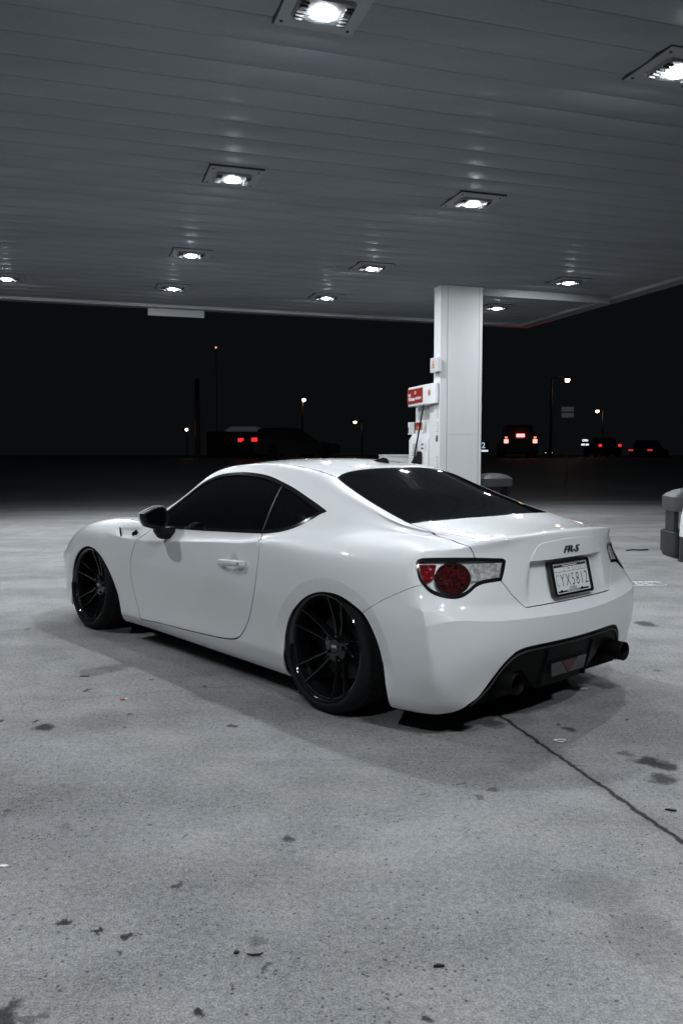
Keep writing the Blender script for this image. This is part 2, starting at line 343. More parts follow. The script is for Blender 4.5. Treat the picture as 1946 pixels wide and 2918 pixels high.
XS = [3.10, 2.93, 2.74, 2.5, 2.27, 2.04, 1.82, 1.58, 1.36, 1.12, .88, .66, .48, .375, .30, .20, .06, -.1, -.28, -.45]
ROWS = [
 # r0 underside
 [(3.2,.60,.13),(2.57,.68,.125),(1,.68,.125),(-.2,.68,.125),(-.6,.62,.125)],
 # r1 bottom edge
 [(3.2,.70,.12),(2.93,.80,.12),(2.57,.835,.12),(2.08,.80,.118),(1.0,.80,.11),(.3,.81,.105),(0,.83,.105),(-.28,.825,.105),(-.45,.785,.105),(-.6,.70,.10)],
 # r2 sill crease
 [(3.2,.74,.22),(2.93,.835,.2),(2.57,.865,.19),(2.08,.838,.182),(1.83,.838,.182),(.72,.845,.225),(.3,.856,.22),(0,.867,.2),(-.28,.858,.2),(-.45,.836,.2),(-.6,.80,.2)],
 # r3
 [(3.2,.755,.36),(2.93,.845,.36),(2.57,.874,.36),(2.08,.848,.35),(1.5,.84,.35),(.9,.843,.36),(.5,.854,.36),(.2,.869,.36),(0,.879,.36),(-.28,.869,.36),(-.45,.860,.36),(-.6,.838,.36)],
 # r4
 [(3.2,.75,.49),(2.93,.845,.5),(2.57,.877,.515),(2.08,.86,.515),(1.5,.853,.515),(.9,.856,.515),(.5,.865,.515),(.2,.879,.515),(0,.887,.52),(-.28,.874,.52),(-.45,.865,.515),(-.6,.848,.51)],
 # r5
 [(3.2,.69,.565),(2.93,.82,.60),(2.57,.868,.64),(2.08,.862,.615),(1.5,.855,.605),(.9,.857,.63),(.5,.864,.65),(.2,.876,.66),(0,.882,.665),(-.28,.861,.665),(-.45,.840,.655),(-.58,.815,.63)],
 # r6 shoulder
 [(3.2,.58,.59),(2.93,.755,.665),(2.57,.836,.725),(2.3,.847,.715),(2.08,.853,.70),(1.8,.851,.693),(1.5,.846,.710),(1.0,.840,.746),(.5,.840,.777),(.2,.844,.785),(0,.84,.79),(-.28,.806,.80),(-.45,.772,.802),(-.55,.745,.80)],
 # r7 belt
 [(3.2,.45,.62),(2.93,.63,.71),(2.57,.71,.778),(2.3,.735,.795),(2.04,.765,.797),(1.6,.788,.786),(1.19,.791,.796),(.886,.791,.808),(.575,.788,.824),(.4,.775,.84),(.16,.745,.86),(-.08,.712,.87),(-.28,.668,.868),(-.45,.638,.862),(-.6,.61,.84)],
 # r8
 [(3.2,.38,.63),(2.93,.49,.73),(2.74,.53,.768),(2.5,.57,.795),(2.27,.60,.812),(2.04,.67,.816),(1.82,.752,.82),(1.58,.745,.872),(1.36,.715,.95),(1.12,.702,.985),(.88,.699,.99),(.64,.70,.985),(.4,.692,.965),(.16,.672,.938),(-.08,.645,.912),(-.28,.630,.888),(-.5,.60,.866)],
 # r9
 [(3.2,.30,.64),(2.93,.38,.738),(2.74,.42,.775),(2.5,.45,.802),(2.27,.48,.82),(2.04,.60,.826),(1.82,.715,.85),(1.58,.676,.962),(1.36,.606,1.102),(1.12,.572,1.152),(.88,.566,1.156),(.64,.571,1.132),(.4,.580,1.083),(.16,.590,1.02),(-.08,.592,.955),(-.28,.597,.906),(-.54,.545,.870)],
 # r10
 [(3.2,.22,.645),(2.93,.28,.745),(2.74,.31,.785),(2.5,.34,.81),(2.27,.36,.828),(2.04,.50,.838),(1.82,.64,.876),(1.58,.59,1.0),(1.36,.53,1.135),(1.12,.49,1.184),(.88,.48,1.195),(.64,.482,1.182),(.4,.492,1.146),(.16,.518,1.064),(-.08,.543,.982),(-.308,.566,.917),(-.58,.48,.880)],
 # r11
 [(3.2,.12,.65),(2.93,.14,.75),(2.74,.16,.79),(2.5,.17,.818),(2.27,.18,.838),(2.04,.26,.852),(1.82,.40,.90),(1.58,.35,1.04),(1.36,.29,1.165),(1.12,.27,1.206),(.88,.26,1.214),(.64,.26,1.206),(.48,.265,1.189),(.375,.268,1.175),(.30,.272,1.159),(.20,.276,1.124),(.06,.285,1.074),(-.1,.29,1.018),(-.345,.30,.930),(-.61,.26,.890)],
 # r12 centre
 [(3.2,0,.655),(2.93,0,.752),(2.74,0,.792),(2.5,0,.82),(2.27,0,.84),(2.04,0,.856),(1.82,0,.92),(1.58,0,1.06),(1.36,0,1.176),(1.12,0,1.214),(.88,0,1.221),(.64,0,1.215),(.48,0,1.200),(.375,0,1.187),(.30,0,1.172),(.20,0,1.138),(.06,0,1.087),(-.1,0,1.029),(-.352,0,.934),(-.62,0,.894)],
]
KR = [(-.52,.60,.13),(-.572,.735,.10),(-.632,.788,.2),(-.655,.826,.37),(-.650,.838,.517),(-.629,.833,.573),(-.590,.812,.632),(-.548,.748,.80),
      (-.60,.640,.833),(-.665,.572,.849),(-.722,.485,.864),(-.764,.37,.876),(-.791,.2,.884),(-.798,0,.887)]
REAR = [ # levels, columns under r9..r13
 [(-.55,.55,.14),(-.57,.45,.14),(-.58,.36,.14),(-.59,.2,.14),(-.59,0,.14)],
 [(-.65,.65,.10),(-.71,.54,.11),(-.73,.40,.12),(-.75,.2,.13),(-.755,0,.13)],
 [(-.708,.69,.21),(-.748,.56,.21),(-.774,.40,.21),(-.797,.2,.21),(-.803,0,.21)],
 [(-.735,.726,.37),(-.780,.59,.37),(-.812,.42,.37),(-.838,.2,.37),(-.846,0,.37)],
 [(-.735,.737,.541),(-.786,.598,.528),(-.826,.425,.519),(-.858,.2,.513),(-.868,0,.51)],
 [(-.704,.722,.589),(-.752,.578,.581),(-.791,.41,.574),(-.82,.2,.567),(-.826,0,.565)],
 [(-.683,.698,.645),(-.736,.557,.648),(-.776,.40,.651),(-.807,.2,.652),(-.815,0,.653)],
 [(-.645,.635,.788),(-.715,.497,.79),(-.764,.372,.80),(-.80,.2,.806),(-.81,0,.808)],
]
KF = [(3.12,.60,.13),(3.19,.66,.12),(3.22,.69,.22),(3.23,.69,.36),(3.21,.68,.47),(3.2,.66,.51),(3.19,.63,.545),(3.22,.53,.59),
      (3.25,.44,.605),(3.29,.36,.615),(3.32,.28,.62),(3.34,.2,.625),(3.355,.1,.627),(3.36,0,.63)]
FRONT = [
 [(3.17,.45,.14),(3.19,.36,.14),(3.2,.27,.14),(3.21,.13,.14),(3.21,0,.14)],
 [(3.27,.50,.12),(3.30,.38,.12),(3.32,.27,.12),(3.33,.13,.12),(3.335,0,.12)],
 [(3.31,.53,.22),(3.35,.40,.22),(3.37,.27,.22),(3.385,.13,.22),(3.39,0,.22)],
 [(3.31,.54,.36),(3.36,.40,.36),(3.38,.27,.36),(3.4,.13,.36),(3.405,0,.36)],
 [(3.30,.52,.46),(3.35,.40,.47),(3.38,.27,.47),(3.395,.13,.47),(3.4,0,.47)],
 [(3.295,.50,.50),(3.345,.385,.51),(3.375,.265,.51),(3.392,.13,.515),(3.397,0,.515)],
 [(3.29,.48,.53),(3.34,.37,.54),(3.365,.26,.545),(3.385,.13,.55),(3.39,0,.55)],
 [(3.28,.43,.58),(3.32,.33,.59),(3.35,.24,.597),(3.37,.12,.60),(3.377,0,.60)],
]
SKEW = {-.45: [0]*8+[-.01,-.05,-.09,-.13,-.16,-.17], -.28: [0]*9+[0,-.01,-.028,-.065,-.072]}
def body_cage():
    """half cage (y >= 0) as vertex grid, faces and crease weights"""
    V, F, CR = [], [], {}
    def add(p): V.append(tuple(p)); return len(V)-1
    n = len(ROWS)+1
    def side(x):
        sk = SKEW.get(x, [0]*n); out = []
        for r in range(n):
            if r == 5:
                a, b = interp(ROWS[4], x), interp(ROWS[5], x); q = (a+b)/2; q[0] += .002
            else: q = interp(ROWS[r if r < 5 else r-1], x+sk[r])
            out.append(add((x+sk[r], *q)))
        return out
    cols = [[add(p) for p in KF]] + [side(x) for x in XS] + [[add(p) for p in KR]]
    for a, b in zip(cols, cols[1:]):
        for r in range(n-1): F.append((a[r], b[r], b[r+1], a[r+1]))
    for K, G, fl in ((cols[-1], REAR, 0), (cols[0], FRONT, 1)):
        rows = []
        for lv in range(8): rows.append([K[lv]] + [add(p) for p in G[lv]])
        rows.append(K[8:14])
        for lo, hi in zip(rows, rows[1:]):
            for i in range(5):
                f = (lo[i], lo[i+1], hi[i+1], hi[i]); F.append(f[::-1] if fl else f)
        if not fl:
            for i in range(5):
                CR[(rows[8][i], rows[8][i+1])] = (0,.2,.35,.4,.4)[i]      # tail lip
                CR[(rows[4][i], rows[4][i+1])] = .85                     # bumper crease
                CR[(rows[5][i], rows[5][i+1])] = (0,0,.2,.4,.4)[i]
            for lv, w in ((2,.4),(3,.6),(4,.75),(5,.7)): CR[(rows[lv][0], rows[lv+1][0])] = w
    for i in range(5, 13): CR[(cols[i][7], cols[i+1][7])] = .6  # door shoulder
    for i in range(5, 18): CR[(cols[i][2], cols[i+1][2])] = .5  # sill
    return V, F, CR
def body_dense(level=4):
    V, F, CR = body_cage(); n = len(V)
    T = np.array(V)
    onc = np.abs(T[:, 1]) < 1e-6
    mid = {}
    idx = np.zeros(n, int)
    W = list(V)
    for i in range(n):
        if onc[i]: idx[i] = i
        else: W.append((V[i][0], -V[i][1], V[i][2])); idx[i] = len(W)-1
    FF = list(F) + [tuple(int(idx[i]) for i in f[::-1]) for f in F]
    me = bpy.data.meshes.new('cage'); me.from_pydata(W, [], FF); me.update()
    at = me.attributes.new('crease_edge', 'FLOAT', 'EDGE')
    cr = dict(CR); cr.update({(int(idx[a]), int(idx[b])): w for (a, b), w in CR.items()})
    cr = {tuple(sorted(k)): v for k, v in cr.items()}
    for e in me.edges:
        at.data[e.index].value = cr.get(tuple(sorted(e.vertices)), 0)
    ob = bpy.data.objects.new('cage', me); bpy.context.scene.collection.objects.link(ob)
    md = ob.modifiers.new('s', 'SUBSURF'); md.levels = 1; md.render_levels = 1; md.use_limit_surface = True; md.quality = 7
    target = np.array(W); P = target.copy()
    for it in range(14):
        me.vertices.foreach_set('co', P.ravel()); me.update()
        dg = bpy.context.evaluated_depsgraph_get(); dg.update()
        ev = ob.evaluated_get(dg).data
        q = np.empty(len(ev.vertices)*3); ev.vertices.foreach_get('co', q)
        e = target - q.reshape(-1, 3)[:len(W)]
        P = P + .8*e
    print('cage fit residual', np.abs(e).max())
    md.levels = level
    dg = bpy.context.evaluated_depsgraph_get(); dg.update()
    ev = ob.evaluated_get(dg).data
    out = bmesh.new(); out.from_mesh(ev)
    bpy.data.objects.remove(ob)
    # keep the left half only
    dele = [f for f in out.faces if f.calc_center_median().y < 0]
    bmesh.ops.delete(out, geom=dele, context='FACES')
    for v in out.verts:
        if abs(v.co.y) < 1e-4: v.co.y = 0
    return out
# ---- cutting the skin into panels
def cat_rom(pts, closed=True, n=6):
    """rounded polyline; a point given twice in a row stays a corner"""
    P = [np.array(p, float) for p in pts]; N = len(P); out = []
    for i in range(N if closed else N-1):
        p1, p2 = P[i], P[(i+1) % N]
        if np.allclose(p1, p2): continue
        p0 = P[i-1] if (closed or i) else p1; p3 = P[(i+2) % N] if (closed or i+2 < N) else p2
        if np.allclose(p0, p1): p0 = p1
        m1 = (p2-p0)/2 if not np.allclose(p0, p1) else (p2-p1)
        m2 = (p3-p1)/2 if not np.allclose(p3, p2) else (p2-p1)
        L = np.linalg.norm(p2-p1)
        m1 = m1*min(1, 1.5*L/max(np.linalg.norm(m1), 1e-9)); m2 = m2*min(1, 1.5*L/max(np.linalg.norm(m2), 1e-9))
        for k in range(n):
            t = k/n
            out.append((2*t**3-3*t*t+1)*p1+(t**3-2*t*t+t)*m1+(-2*t**3+3*t*t)*p2+(t**3-t*t)*m2)
    if not closed: out.append(P[-1])
    return np.array(out)
def seg_d2(q, A, B):
    d = B-A; L = (d*d).sum(1)+1e-18
    t = np.clip(((q[:, None]-A[None])*d[None]).sum(2)/L, 0, 1)
    c = A[None]+t[..., None]*d[None]
    return ((q[:, None]-c)**2).sum(2).min(1)
def sdf(q, poly):
    A, B = poly, np.roll(poly, -1, 0); out = np.empty(len(q))
    for s in range(0, len(q), 4000):
        w = q[s:s+4000]; d = np.sqrt(seg_d2(w, A, B))
        x, y = w[:, 0:1], w[:, 1:2]
        cr = ((A[:, 1] > y) != (B[:, 1] > y)) & (x < (B[:, 0]-A[:, 0])*(y-A[:, 1])/(B[:, 1]-A[:, 1]+1e-18)+A[:, 0])
        out[s:s+4000] = np.where(cr.sum(1) % 2 == 1, -d, d)
    return out
def pdist(q, line):
    out = np.empty(len(q))
    for s in range(0, len(q), 4000): out[s:s+4000] = np.sqrt(seg_d2(q[s:s+4000], line[:-1], line[1:]))
    return out
def coords(bm): return np.array([v.co[:] for v in bm.verts])
def cut(bm, fn, mask):
    bm.verts.ensure_lookup_table(); bm.verts.index_update()
    co = coords(bm); f = np.full(len(co), np.nan); k = mask(co); f[k] = fn(co[k])
    f[np.abs(f) < 2.5e-4] = 0
    on = [v for v in bm.verts if f[v.index] == 0]
    es = [(e, f[e.verts[0].index], f[e.verts[1].index]) for e in bm.edges]
    for e, a, b in es:
        if a*b < 0:
            _, v = bmesh.utils.edge_split(e, e.verts[0], a/(a-b)); on.append(v)
    on = set(on)
    fs = {fc for v in on for fc in v.link_faces}
    for fc in fs:
        w = [v for v in fc.verts if v in on]
        if len(w) == 2 and not any(set(e.verts) == set(w) for e in fc.edges): bmesh.utils.face_split(fc, w[0], w[1])
        elif len(w) > 2:
            sg = {v: None for v in fc.verts}
            try: bmesh.ops.connect_verts(bm, verts=w)
            except Exception: pass
XZ, YZ, XY = (0,2), (1,2), (0,1)
def pr(c, ax): return c[:, list(ax)]
def lampc(c): return np.stack([c[:, 0]+c[:, 1], c[:, 2]], 1)

ARCH_R = cat_rom([(.300,.00),(.312,.12),(.314,.17),(.307,.247),(.298,.321),(.27,.399),(.223,.464),(.159,.518),(.097,.557),(.025,.583),(-.037,.593),(-.103,.594),(-.165,.582),(-.23,.557),(-.287,.528),(-.327,.49),(-.364,.436),(-.388,.384),(-.404,.322),(-.414,.263),(-.421,.191),(-.421,.129),(-.418,.09),(-.415,.0)])
ARCH_F = cat_rom([(2.075,0),(2.086,.12),(2.092,.17),(2.098,.21),(2.12,.272),(2.154,.343),(2.198,.414),(2.255,.485),(2.33,.549),(2.416,.587),(2.51,.599),(2.596,.586),(2.68,.55),(2.76,.485),(2.81,.41),(2.84,.33),(2.855,.24),(2.86,.12),(2.86,0)])
DLO = cat_rom([(1.755,.803),(1.755,.803),(1.70,.853),(1.62,.917),(1.526,.983),(1.399,1.066),(1.273,1.114),(1.139,1.135),(.995,1.140),(.845,1.132),(.731,1.117),(.614,1.091),(.503,1.062),(.393,1.027),(.288,.992),(.209,.963),(.190,.953),(.218,.939),(.265,.905),(.33,.87),(.407,.845),(.486,.831),(.575,.822),(.884,.808),(1.19,.796),(1.508,.787),(1.66,.785)])
DOOR = cat_rom([(1.735,.79),(1.735,.79),(1.742,.768),(1.779,.734),(1.84,.697),(1.869,.645),(1.901,.581),(1.924,.517),(1.925,.438),(1.907,.35),(1.871,.27),(1.836,.191),(1.829,.175),(1.829,.175),(1.621,.186),(1.379,.191),(1.129,.199),(.914,.209),(.781,.224),(.707,.25),(.653,.302),(.614,.358),(.568,.455),(.531,.558),(.513,.657),(.518,.752),(.566,.817),(.59,.84),(.60,.88),(.60,.88),(1.72,.82),(1.72,.82)])
GLASS = np.array([(.304,.491),(.255,.503),(.207,.512),(.13,.523),(.06,.533),(-.03,.543),(-.127,.553),(-.22,.563),(-.306,.571),(-.335,.45),(-.354,.294),(-.367,.129),(-.370,0),(-.37,-.2),(.293,-.2),(.293,0),(.300,.12),(.308,.21),(.322,.31),(.327,.385),(.322,.44)])
WIND = np.array([(1.375,-.2),(1.375,0),(1.37,.2),(1.385,.38),(1.43,.50),(1.56,.575),(1.70,.625),(1.83,.66),(1.93,.60),(1.98,.45),(2.02,.2),(2.03,0),(2.03,-.2)])
TRUNK = np.array([(-.5,.560),(0,.561),(.2,.561),(.353,.560),(.417,.624),(.461,.684),(.561,.79),(.567,.812),(.579,.835),(.587,.846),(.586,.858),(.567,.880),(.568,.906),(.572,1.05),(-.5,1.05)])
DIFF = cat_rom([(-.5,.387),(-.5,.387),(0,.387),(.2,.388),(.354,.386),(.415,.376),(.445,.360),(.483,.329),(.528,.273),(.563,.223),(.594,.183),(.622,.163),(.645,.140),(.675,.120),(.72,.105),(.75,.05),(.75,0),(.75,0),(-.5,0),(-.5,0)])
LAMP_O = cat_rom([(.242,.770),(.229,.786),(.184,.793),(.032,.794),(-.124,.791),(-.305,.783),(-.305,.783),(-.324,.773),(-.324,.773),(-.313,.73),(-.294,.686),(-.294,.686),(-.187,.680),(-.13,.669),(-.082,.645),(-.027,.628),(.036,.626),(.106,.636),(.168,.656),(.221,.698),(.239,.74)])
LRED = cat_rom([(.225,.766),(.225,.766),(.116,.767),(.116,.767),(.137,.705),(.137,.705),(.184,.688),(.184,.688),(.212,.716)])
LWHT = cat_rom([(-.100,.765),(-.100,.765),(-.300,.764),(-.300,.764),(-.283,.699),(-.283,.699),(-.105,.690),(-.105,.690)])
def f_round(c): q = lampc(c); return (np.hypot((q[:, 0]-.020)/.106, (q[:, 1]-.706)/.0625)-1)*.075
HEAD = cat_rom([(2.80,.70),(2.80,.70),(2.88,.64),(3.02,.57),(3.2,.53),(3.30,.55),(3.30,.55),(3.24,.62),(3.05,.67),(2.9,.70)])
BSEAM = np.array([(-.25,.505),(-.289,.529),(-.417,.606),(-.544,.668),(-.60,.69),(-.7,.70)])
SILLSEAM = np.array([(1.829,.178),(1.842,.160),(1.842,.150),(1.81,.09)])
SILLTOP = np.array([(2.12,.163),(1.829,.176)])
ROOFSEAM = np.array([(1.42,.487),(1.25,.487),(1.0,.488),(.85,.490),(.702,.494),(.596,.494),(.465,.496),(.364,.493),(.308,.488)])
HOODSEAM = np.array([(1.84,.775),(2.0,.755),(2.3,.715),(2.6,.68),(2.85,.62),(3.0,.56)])
VENT = cat_rom([(2.170,.742),(2.125,.757),(2.0,.765),(1.80,.778),(1.74,.77),(1.80,.728),(1.84,.705),(2.035,.690),(2.10,.700)])
# plan / elevation masks
m_side = lambda c: c[:, 1] > .42
m_tail = lambda c: (c[:, 0] < -.44)
m_lamp = lambda c: (c[:, 0] < -.40) & (c[:, 1] > .25) & (c[:, 2] > .5) & (c[:, 2] < .86)
m_top = lambda c: c[:, 2] > .84
GAP = .0022
skin = body_dense(4)
# arch band, plate recess, vent hollow are pressed into the dense skin
def band(poly, w, d, fx):
    for v in skin.verts:
        pass
def press(fn, mask, direction):
    co = coords(skin); k = np.where(mask(co))[0]; dd = fn(co[k]); skin.verts.ensure_lookup_table()
    for i, a in zip(k, dd):
        if a: skin.verts[int(i)].co += Vector(direction)*float(a)
sm = lambda t: np.clip(t, 0, 1)**2*(3-2*np.clip(t, 0, 1))
zt, zb = .7615, .7590
halfw = lambda z: np.interp(z, [.575,.589,.671,.76], [.352,.346,.328,.298])
for z in (zt, zb): cut(skin, lambda c: c[:, 2]-z, lambda c: (c[:, 0] < -.6) & (c[:, 1] < .33) & (np.abs(c[:, 2]-z) < .03))
def recess(c):
    z, y = c[:, 2], c[:, 1]
    d = np.interp(z, [.565,.58,.60,.66,.70,.76], [0,.003,.008,.019,.025,.030])*sm((halfw(z)-y)/.045)
    d[z > (zt+zb)/2] = 0
    return d
press(recess, lambda c: (c[:, 0] < -.6) & (c[:, 1] < .36) & (c[:, 2] > .56) & (c[:, 2] < .80), (1,0,0))
garn = cat_rom([(-.4,.7602),(-.4,.7602),(.291,.7602),(.291,.7602),(.275,.792),(.239,.829),(.191,.840),(0,.848),(-.4,.848),(-.4,.848)])
for off in (0, .004): cut(skin, lambda c: sdf(pr(c, YZ), garn)-off, lambda c: (c[:, 0] < -.6) & (c[:, 1] < .33) & (c[:, 2] > .74) & (c[:, 2] < .87))
press(lambda c: np.where((sdf(pr(c, YZ), garn) < .002), .0035, 0), lambda c: (c[:, 0] < -.6) & (c[:, 1] < .33) & (c[:, 2] > .7603) & (c[:, 2] < .87), (-1,0,0))
cut(skin, lambda c: sdf(pr(c, XZ), ARCH_R)-.066, m_side); cut(skin, lambda c: sdf(pr(c, XZ), ARCH_F)-.046, m_side)
press(lambda c: np.where(sdf(pr(c, XZ), ARCH_R) < .066, -.012*(1-np.clip(sdf(pr(c, XZ), ARCH_R), 0, .066)/.066)*sm((c[:,2]-.2)/.12), 0), lambda c: (c[:, 1] > .6) & (c[:, 0] < .5) & (c[:, 0] > -.6), (0,1,0))
press(lambda c: np.where(sdf(pr(c, XZ), ARCH_F) < .046, -.008*(1-np.clip(sdf(pr(c, XZ), ARCH_F), 0, .046)/.046)*sm((c[:,2]-.2)/.12), 0), lambda c: (c[:, 1] > .6) & (c[:, 0] > 1.9), (0,1,0))
press(lambda c: -.010*sm(-sdf(pr(c, XZ), VENT)/.022)*sm((c[:, 0]-1.78)/.2), lambda c: (c[:, 1] > .7) & (c[:, 0] > 1.7) & (c[:, 0] < 2.25) & (c[:, 2] > .66), (0,1,0))
# door handle scoop
press(lambda c: -.014*sm((1-np.hypot((c[:, 0]-.752)/.062, (c[:, 2]-.650)/.058))*1.6), lambda c: (c[:, 1] > .6) & (c[:, 0] > .6) & (c[:, 0] < .9), (0,1,0))
skin.normal_update()

cut(skin, lambda c: sdf(pr(c, XZ), ARCH_R), m_side); cut(skin, lambda c: sdf(pr(c, XZ), ARCH_F), m_side)
for o_ in (0, -.013, -.018): cut(skin, lambda c: sdf(pr(c, XZ), DLO)-o_, lambda c: (c[:, 1] > .5) & (c[:, 2] > .7))
BP = lambda c: c[:, 0]-np.interp(c[:, 2], [.80,.826,.907,.994,1.081,1.12], [.590,.586,.588,.597,.616,.628])
for o_ in (-.007, .002): cut(skin, lambda c: BP(c)-o_, lambda c: (c[:, 1] > .5) & (c[:, 2] > .79))
DG = .004
for o_ in (-DG, DG): cut(skin, lambda c: sdf(pr(c, XZ), DOOR)-o_, m_side)
for o_ in (-GAP, GAP):
    cut(skin, lambda c: sdf(pr(c, YZ), TRUNK)-o_, lambda c: c[:, 0] < -.25)
for o_ in (0, -.012, -.016): cut(skin, lambda c: sdf(lampc(c), LAMP_O)-o_, m_lamp)
for p in (LRED, LWHT): cut(skin, lambda c: sdf(lampc(c), p), m_lamp)
for o_ in (0, .0055): cut(skin, lambda c: f_round(c)-o_, m_lamp)
cut(skin, lambda c: sdf(pr(c, XY), GLASS), m_top); cut(skin, lambda c: sdf(pr(c, XY), GLASS)+.012, m_top); cut(skin, lambda c: sdf(pr(c, XY), WIND), lambda c: c[:, 2] > .8)
cut(skin, lambda c: sdf(pr(c, YZ), DIFF), m_tail)
cut(skin, lambda c: sdf(pr(c, XZ), HEAD), lambda c: c[:, 1] > .3)
m_bs = lambda c: (c[:, 1] > .5) & (c[:, 0] < -.2) & (c[:, 0] > -.66) & (c[:, 2] < .75)
fb = lambda c: c[:, 2]-np.interp(-c[:, 0], -BSEAM[:, 0], BSEAM[:, 1])
for o_ in (-GAP*.7, GAP*.7): cut(skin, lambda c: fb(c)-o_, m_bs)
GR = [(SILLSEAM, XZ, lambda c: (c[:, 1] > .5) & (c[:, 2] < .2) & (c[:, 0] > 1.7) & (c[:, 0] < 1.95), .003),
      (SILLTOP, XZ, lambda c: (c[:, 1] > .5) & (c[:, 2] < .22) & (c[:, 0] > 1.82) & (c[:, 0] < 2.15), .0016),
      (ROOFSEAM, XY, lambda c: (c[:, 2] > 1.05) & (c[:, 0] < 1.42), .0035),
      (HOODSEAM, XY, lambda c: (c[:, 2] > .6) & (c[:, 0] > 1.8), .0025)]
BOT = np.array([(-.25,.83),(-.45,.785),(-.572,.735),(-.65,.65),(-.71,.54),(-.73,.40),(-.75,0),(-.75,-.3),(-.25,-.3)])
m_low = lambda c: (c[:, 0] < -.43) & (c[:, 2] < .165)
cut(skin, lambda c: c[:, 2]-.107, m_low); cut(skin, lambda c: sdf(pr(c, XY), BOT)+.012, m_low)
for ln, ax, mk, w in GR: cut(skin, lambda c: pdist(pr(c, ax), ln)-w, mk)

# classify
skin.faces.ensure_lookup_table(); skin.normal_update()
FC = np.array([f.calc_center_median()[:] for f in skin.faces])
part = np.full(len(FC), 'body', dtype=object)
def put(name, mk, fn):
    k = np.where(mk(FC))[0]; k = k[fn(FC[k])]; part[k] = name
put('rear_bumper', lambda c: (c[:, 0] < -.25), lambda c: np.where((c[:, 0] < -.56), c[:, 2] < .72, fb(c) < 0) & (sdf(pr(c, XZ), ARCH_R) > -.001) & ((c[:, 2] < .72)))
put('gap', m_bs, lambda c: np.abs(fb(c)) < GAP*.7)
put('trunk_lid', lambda c: c[:, 0] < -.25, lambda c: sdf(pr(c, YZ), TRUNK) < -GAP)
put('gap', lambda c: c[:, 0] < -.25, lambda c: np.abs(sdf(pr(c, YZ), TRUNK)) < GAP)
put('door', m_side, lambda c: sdf(pr(c, XZ), DOOR) < -DG)
put('gap', m_side, lambda c: np.abs(sdf(pr(c, XZ), DOOR)) < DG)
for ln, ax, mk, w in GR: put('gap', mk, lambda c: pdist(pr(c, ax), ln) < w)
put('headlight', lambda c: c[:, 1] > .3, lambda c: sdf(pr(c, XZ), HEAD) < 0)
put('windshield', lambda c: c[:, 2] > .8, lambda c: sdf(pr(c, XY), WIND) < 0)
put('glass_border', m_top, lambda c: sdf(pr(c, XY), GLASS) < 0)
put('rear_window', m_top, lambda c: sdf(pr(c, XY), GLASS) < -.012)
put('bezel', m_lamp, lambda c: sdf(lampc(c), LAMP_O) < 0)
put('reflector', m_lamp, lambda c: sdf(lampc(c), LAMP_O) < -.016)
put('clear_lens', m_lamp, lambda c: (sdf(lampc(c), LAMP_O) < -.016) & (sdf(lampc(c), LWHT) < 0))
put('corner_lens', m_lamp, lambda c: (sdf(lampc(c), LAMP_O) < -.016) & (sdf(lampc(c), LRED) < 0))
put('bezel', m_lamp, lambda c: (sdf(lampc(c), LAMP_O) < -.016) & (f_round(c) < .0055))
put('round_lens', m_lamp, lambda c: (sdf(lampc(c), LAMP_O) < -.016) & (f_round(c) < 0))
m_dlo = lambda c: (c[:, 1] > .5) & (c[:, 2] > .7)
put('window_trim', m_dlo, lambda c: sdf(pr(c, XZ), DLO) < 0)
put('door_window', m_dlo, lambda c: (sdf(pr(c, XZ), DLO) < -.018) & (BP(c) > .002))
put('quarter_window', m_dlo, lambda c: (sdf(pr(c, XZ), DLO) < -.018) & (BP(c) <= -.007))
put('pillar_strip', m_dlo, lambda c: (sdf(pr(c, XZ), DLO) < -.018) & (BP(c) > -.007) & (BP(c) < .002))
put('hole', m_tail, lambda c: sdf(pr(c, YZ), DIFF) < 0)
put('hole', m_side, lambda c: (sdf(pr(c, XZ), ARCH_R) < 0) | (sdf(pr(c, XZ), ARCH_F) < 0))
put('hole', m_low, lambda c: (c[:, 2] < .107) | (sdf(pr(c, XY), BOT) < -.012))
VN = {v: v.normal.copy() for v in skin.verts}
def piece(names, lip=.008, inset=0, crown=None):
    """bmesh of the faces of the named regions, with turned-in edges"""
    b = bmesh.new(); mp = {}; nn = {}
    for f, p in zip(skin.faces, part):
        if p in names:
            vs = []
            for v in f.verts:
                if v not in mp:
                    w = b.verts.new(v.co-VN[v]*inset); mp[v] = w; nn[w] = VN[v]
                vs.append(mp[v])
            try: b.faces.new(vs)
            except ValueError: pass
    if lip:
        be = [e for e in b.edges if len(e.link_faces) == 1 and not (abs(e.verts[0].co.y) < 1e-4 and abs(e.verts[1].co.y) < 1e-4)
              and not (e.verts[0].co.z < .16 and e.verts[1].co.z < .16 and nn[e.verts[0]].z < -.9)]
        for e in be: e.smooth = False
        r = bmesh.ops.extrude_edge_only(b, edges=be)
        src = {}
        for e in be:
            pass
        nv = [g for g in r['geom'] if isinstance(g, bmesh.types.BMVert)]
        for v in nv:
            o_ = [e.other_vert(v) for e in v.link_edges if e.other_vert(v) in nn]
            if o_: v.co -= nn[o_[0]]*lip
    return b
def flip(b):
    c = b.copy()
    for v in c.verts: v.co.y *= -1
    bmesh.ops.reverse_faces(c, faces=c.faces); return c
def whole(name, b, m, parent):
    c = flip(b); me = bpy.data.meshes.new('x'); c.to_mesh(me); c.free(); b.from_mesh(me); bpy.data.meshes.remove(me)
    bmesh.ops.remove_doubles(b, verts=[v for v in b.verts if abs(v.co.y) < 1e-4], dist=1e-5)
    return obj(name, b, m, parent, smooth='auto', angle=24)
def pair(name, b, m, parents):
    c = flip(b); return obj(name, b, m, parents[0], smooth=True), obj(name, c, m, parents[1], smooth=True)

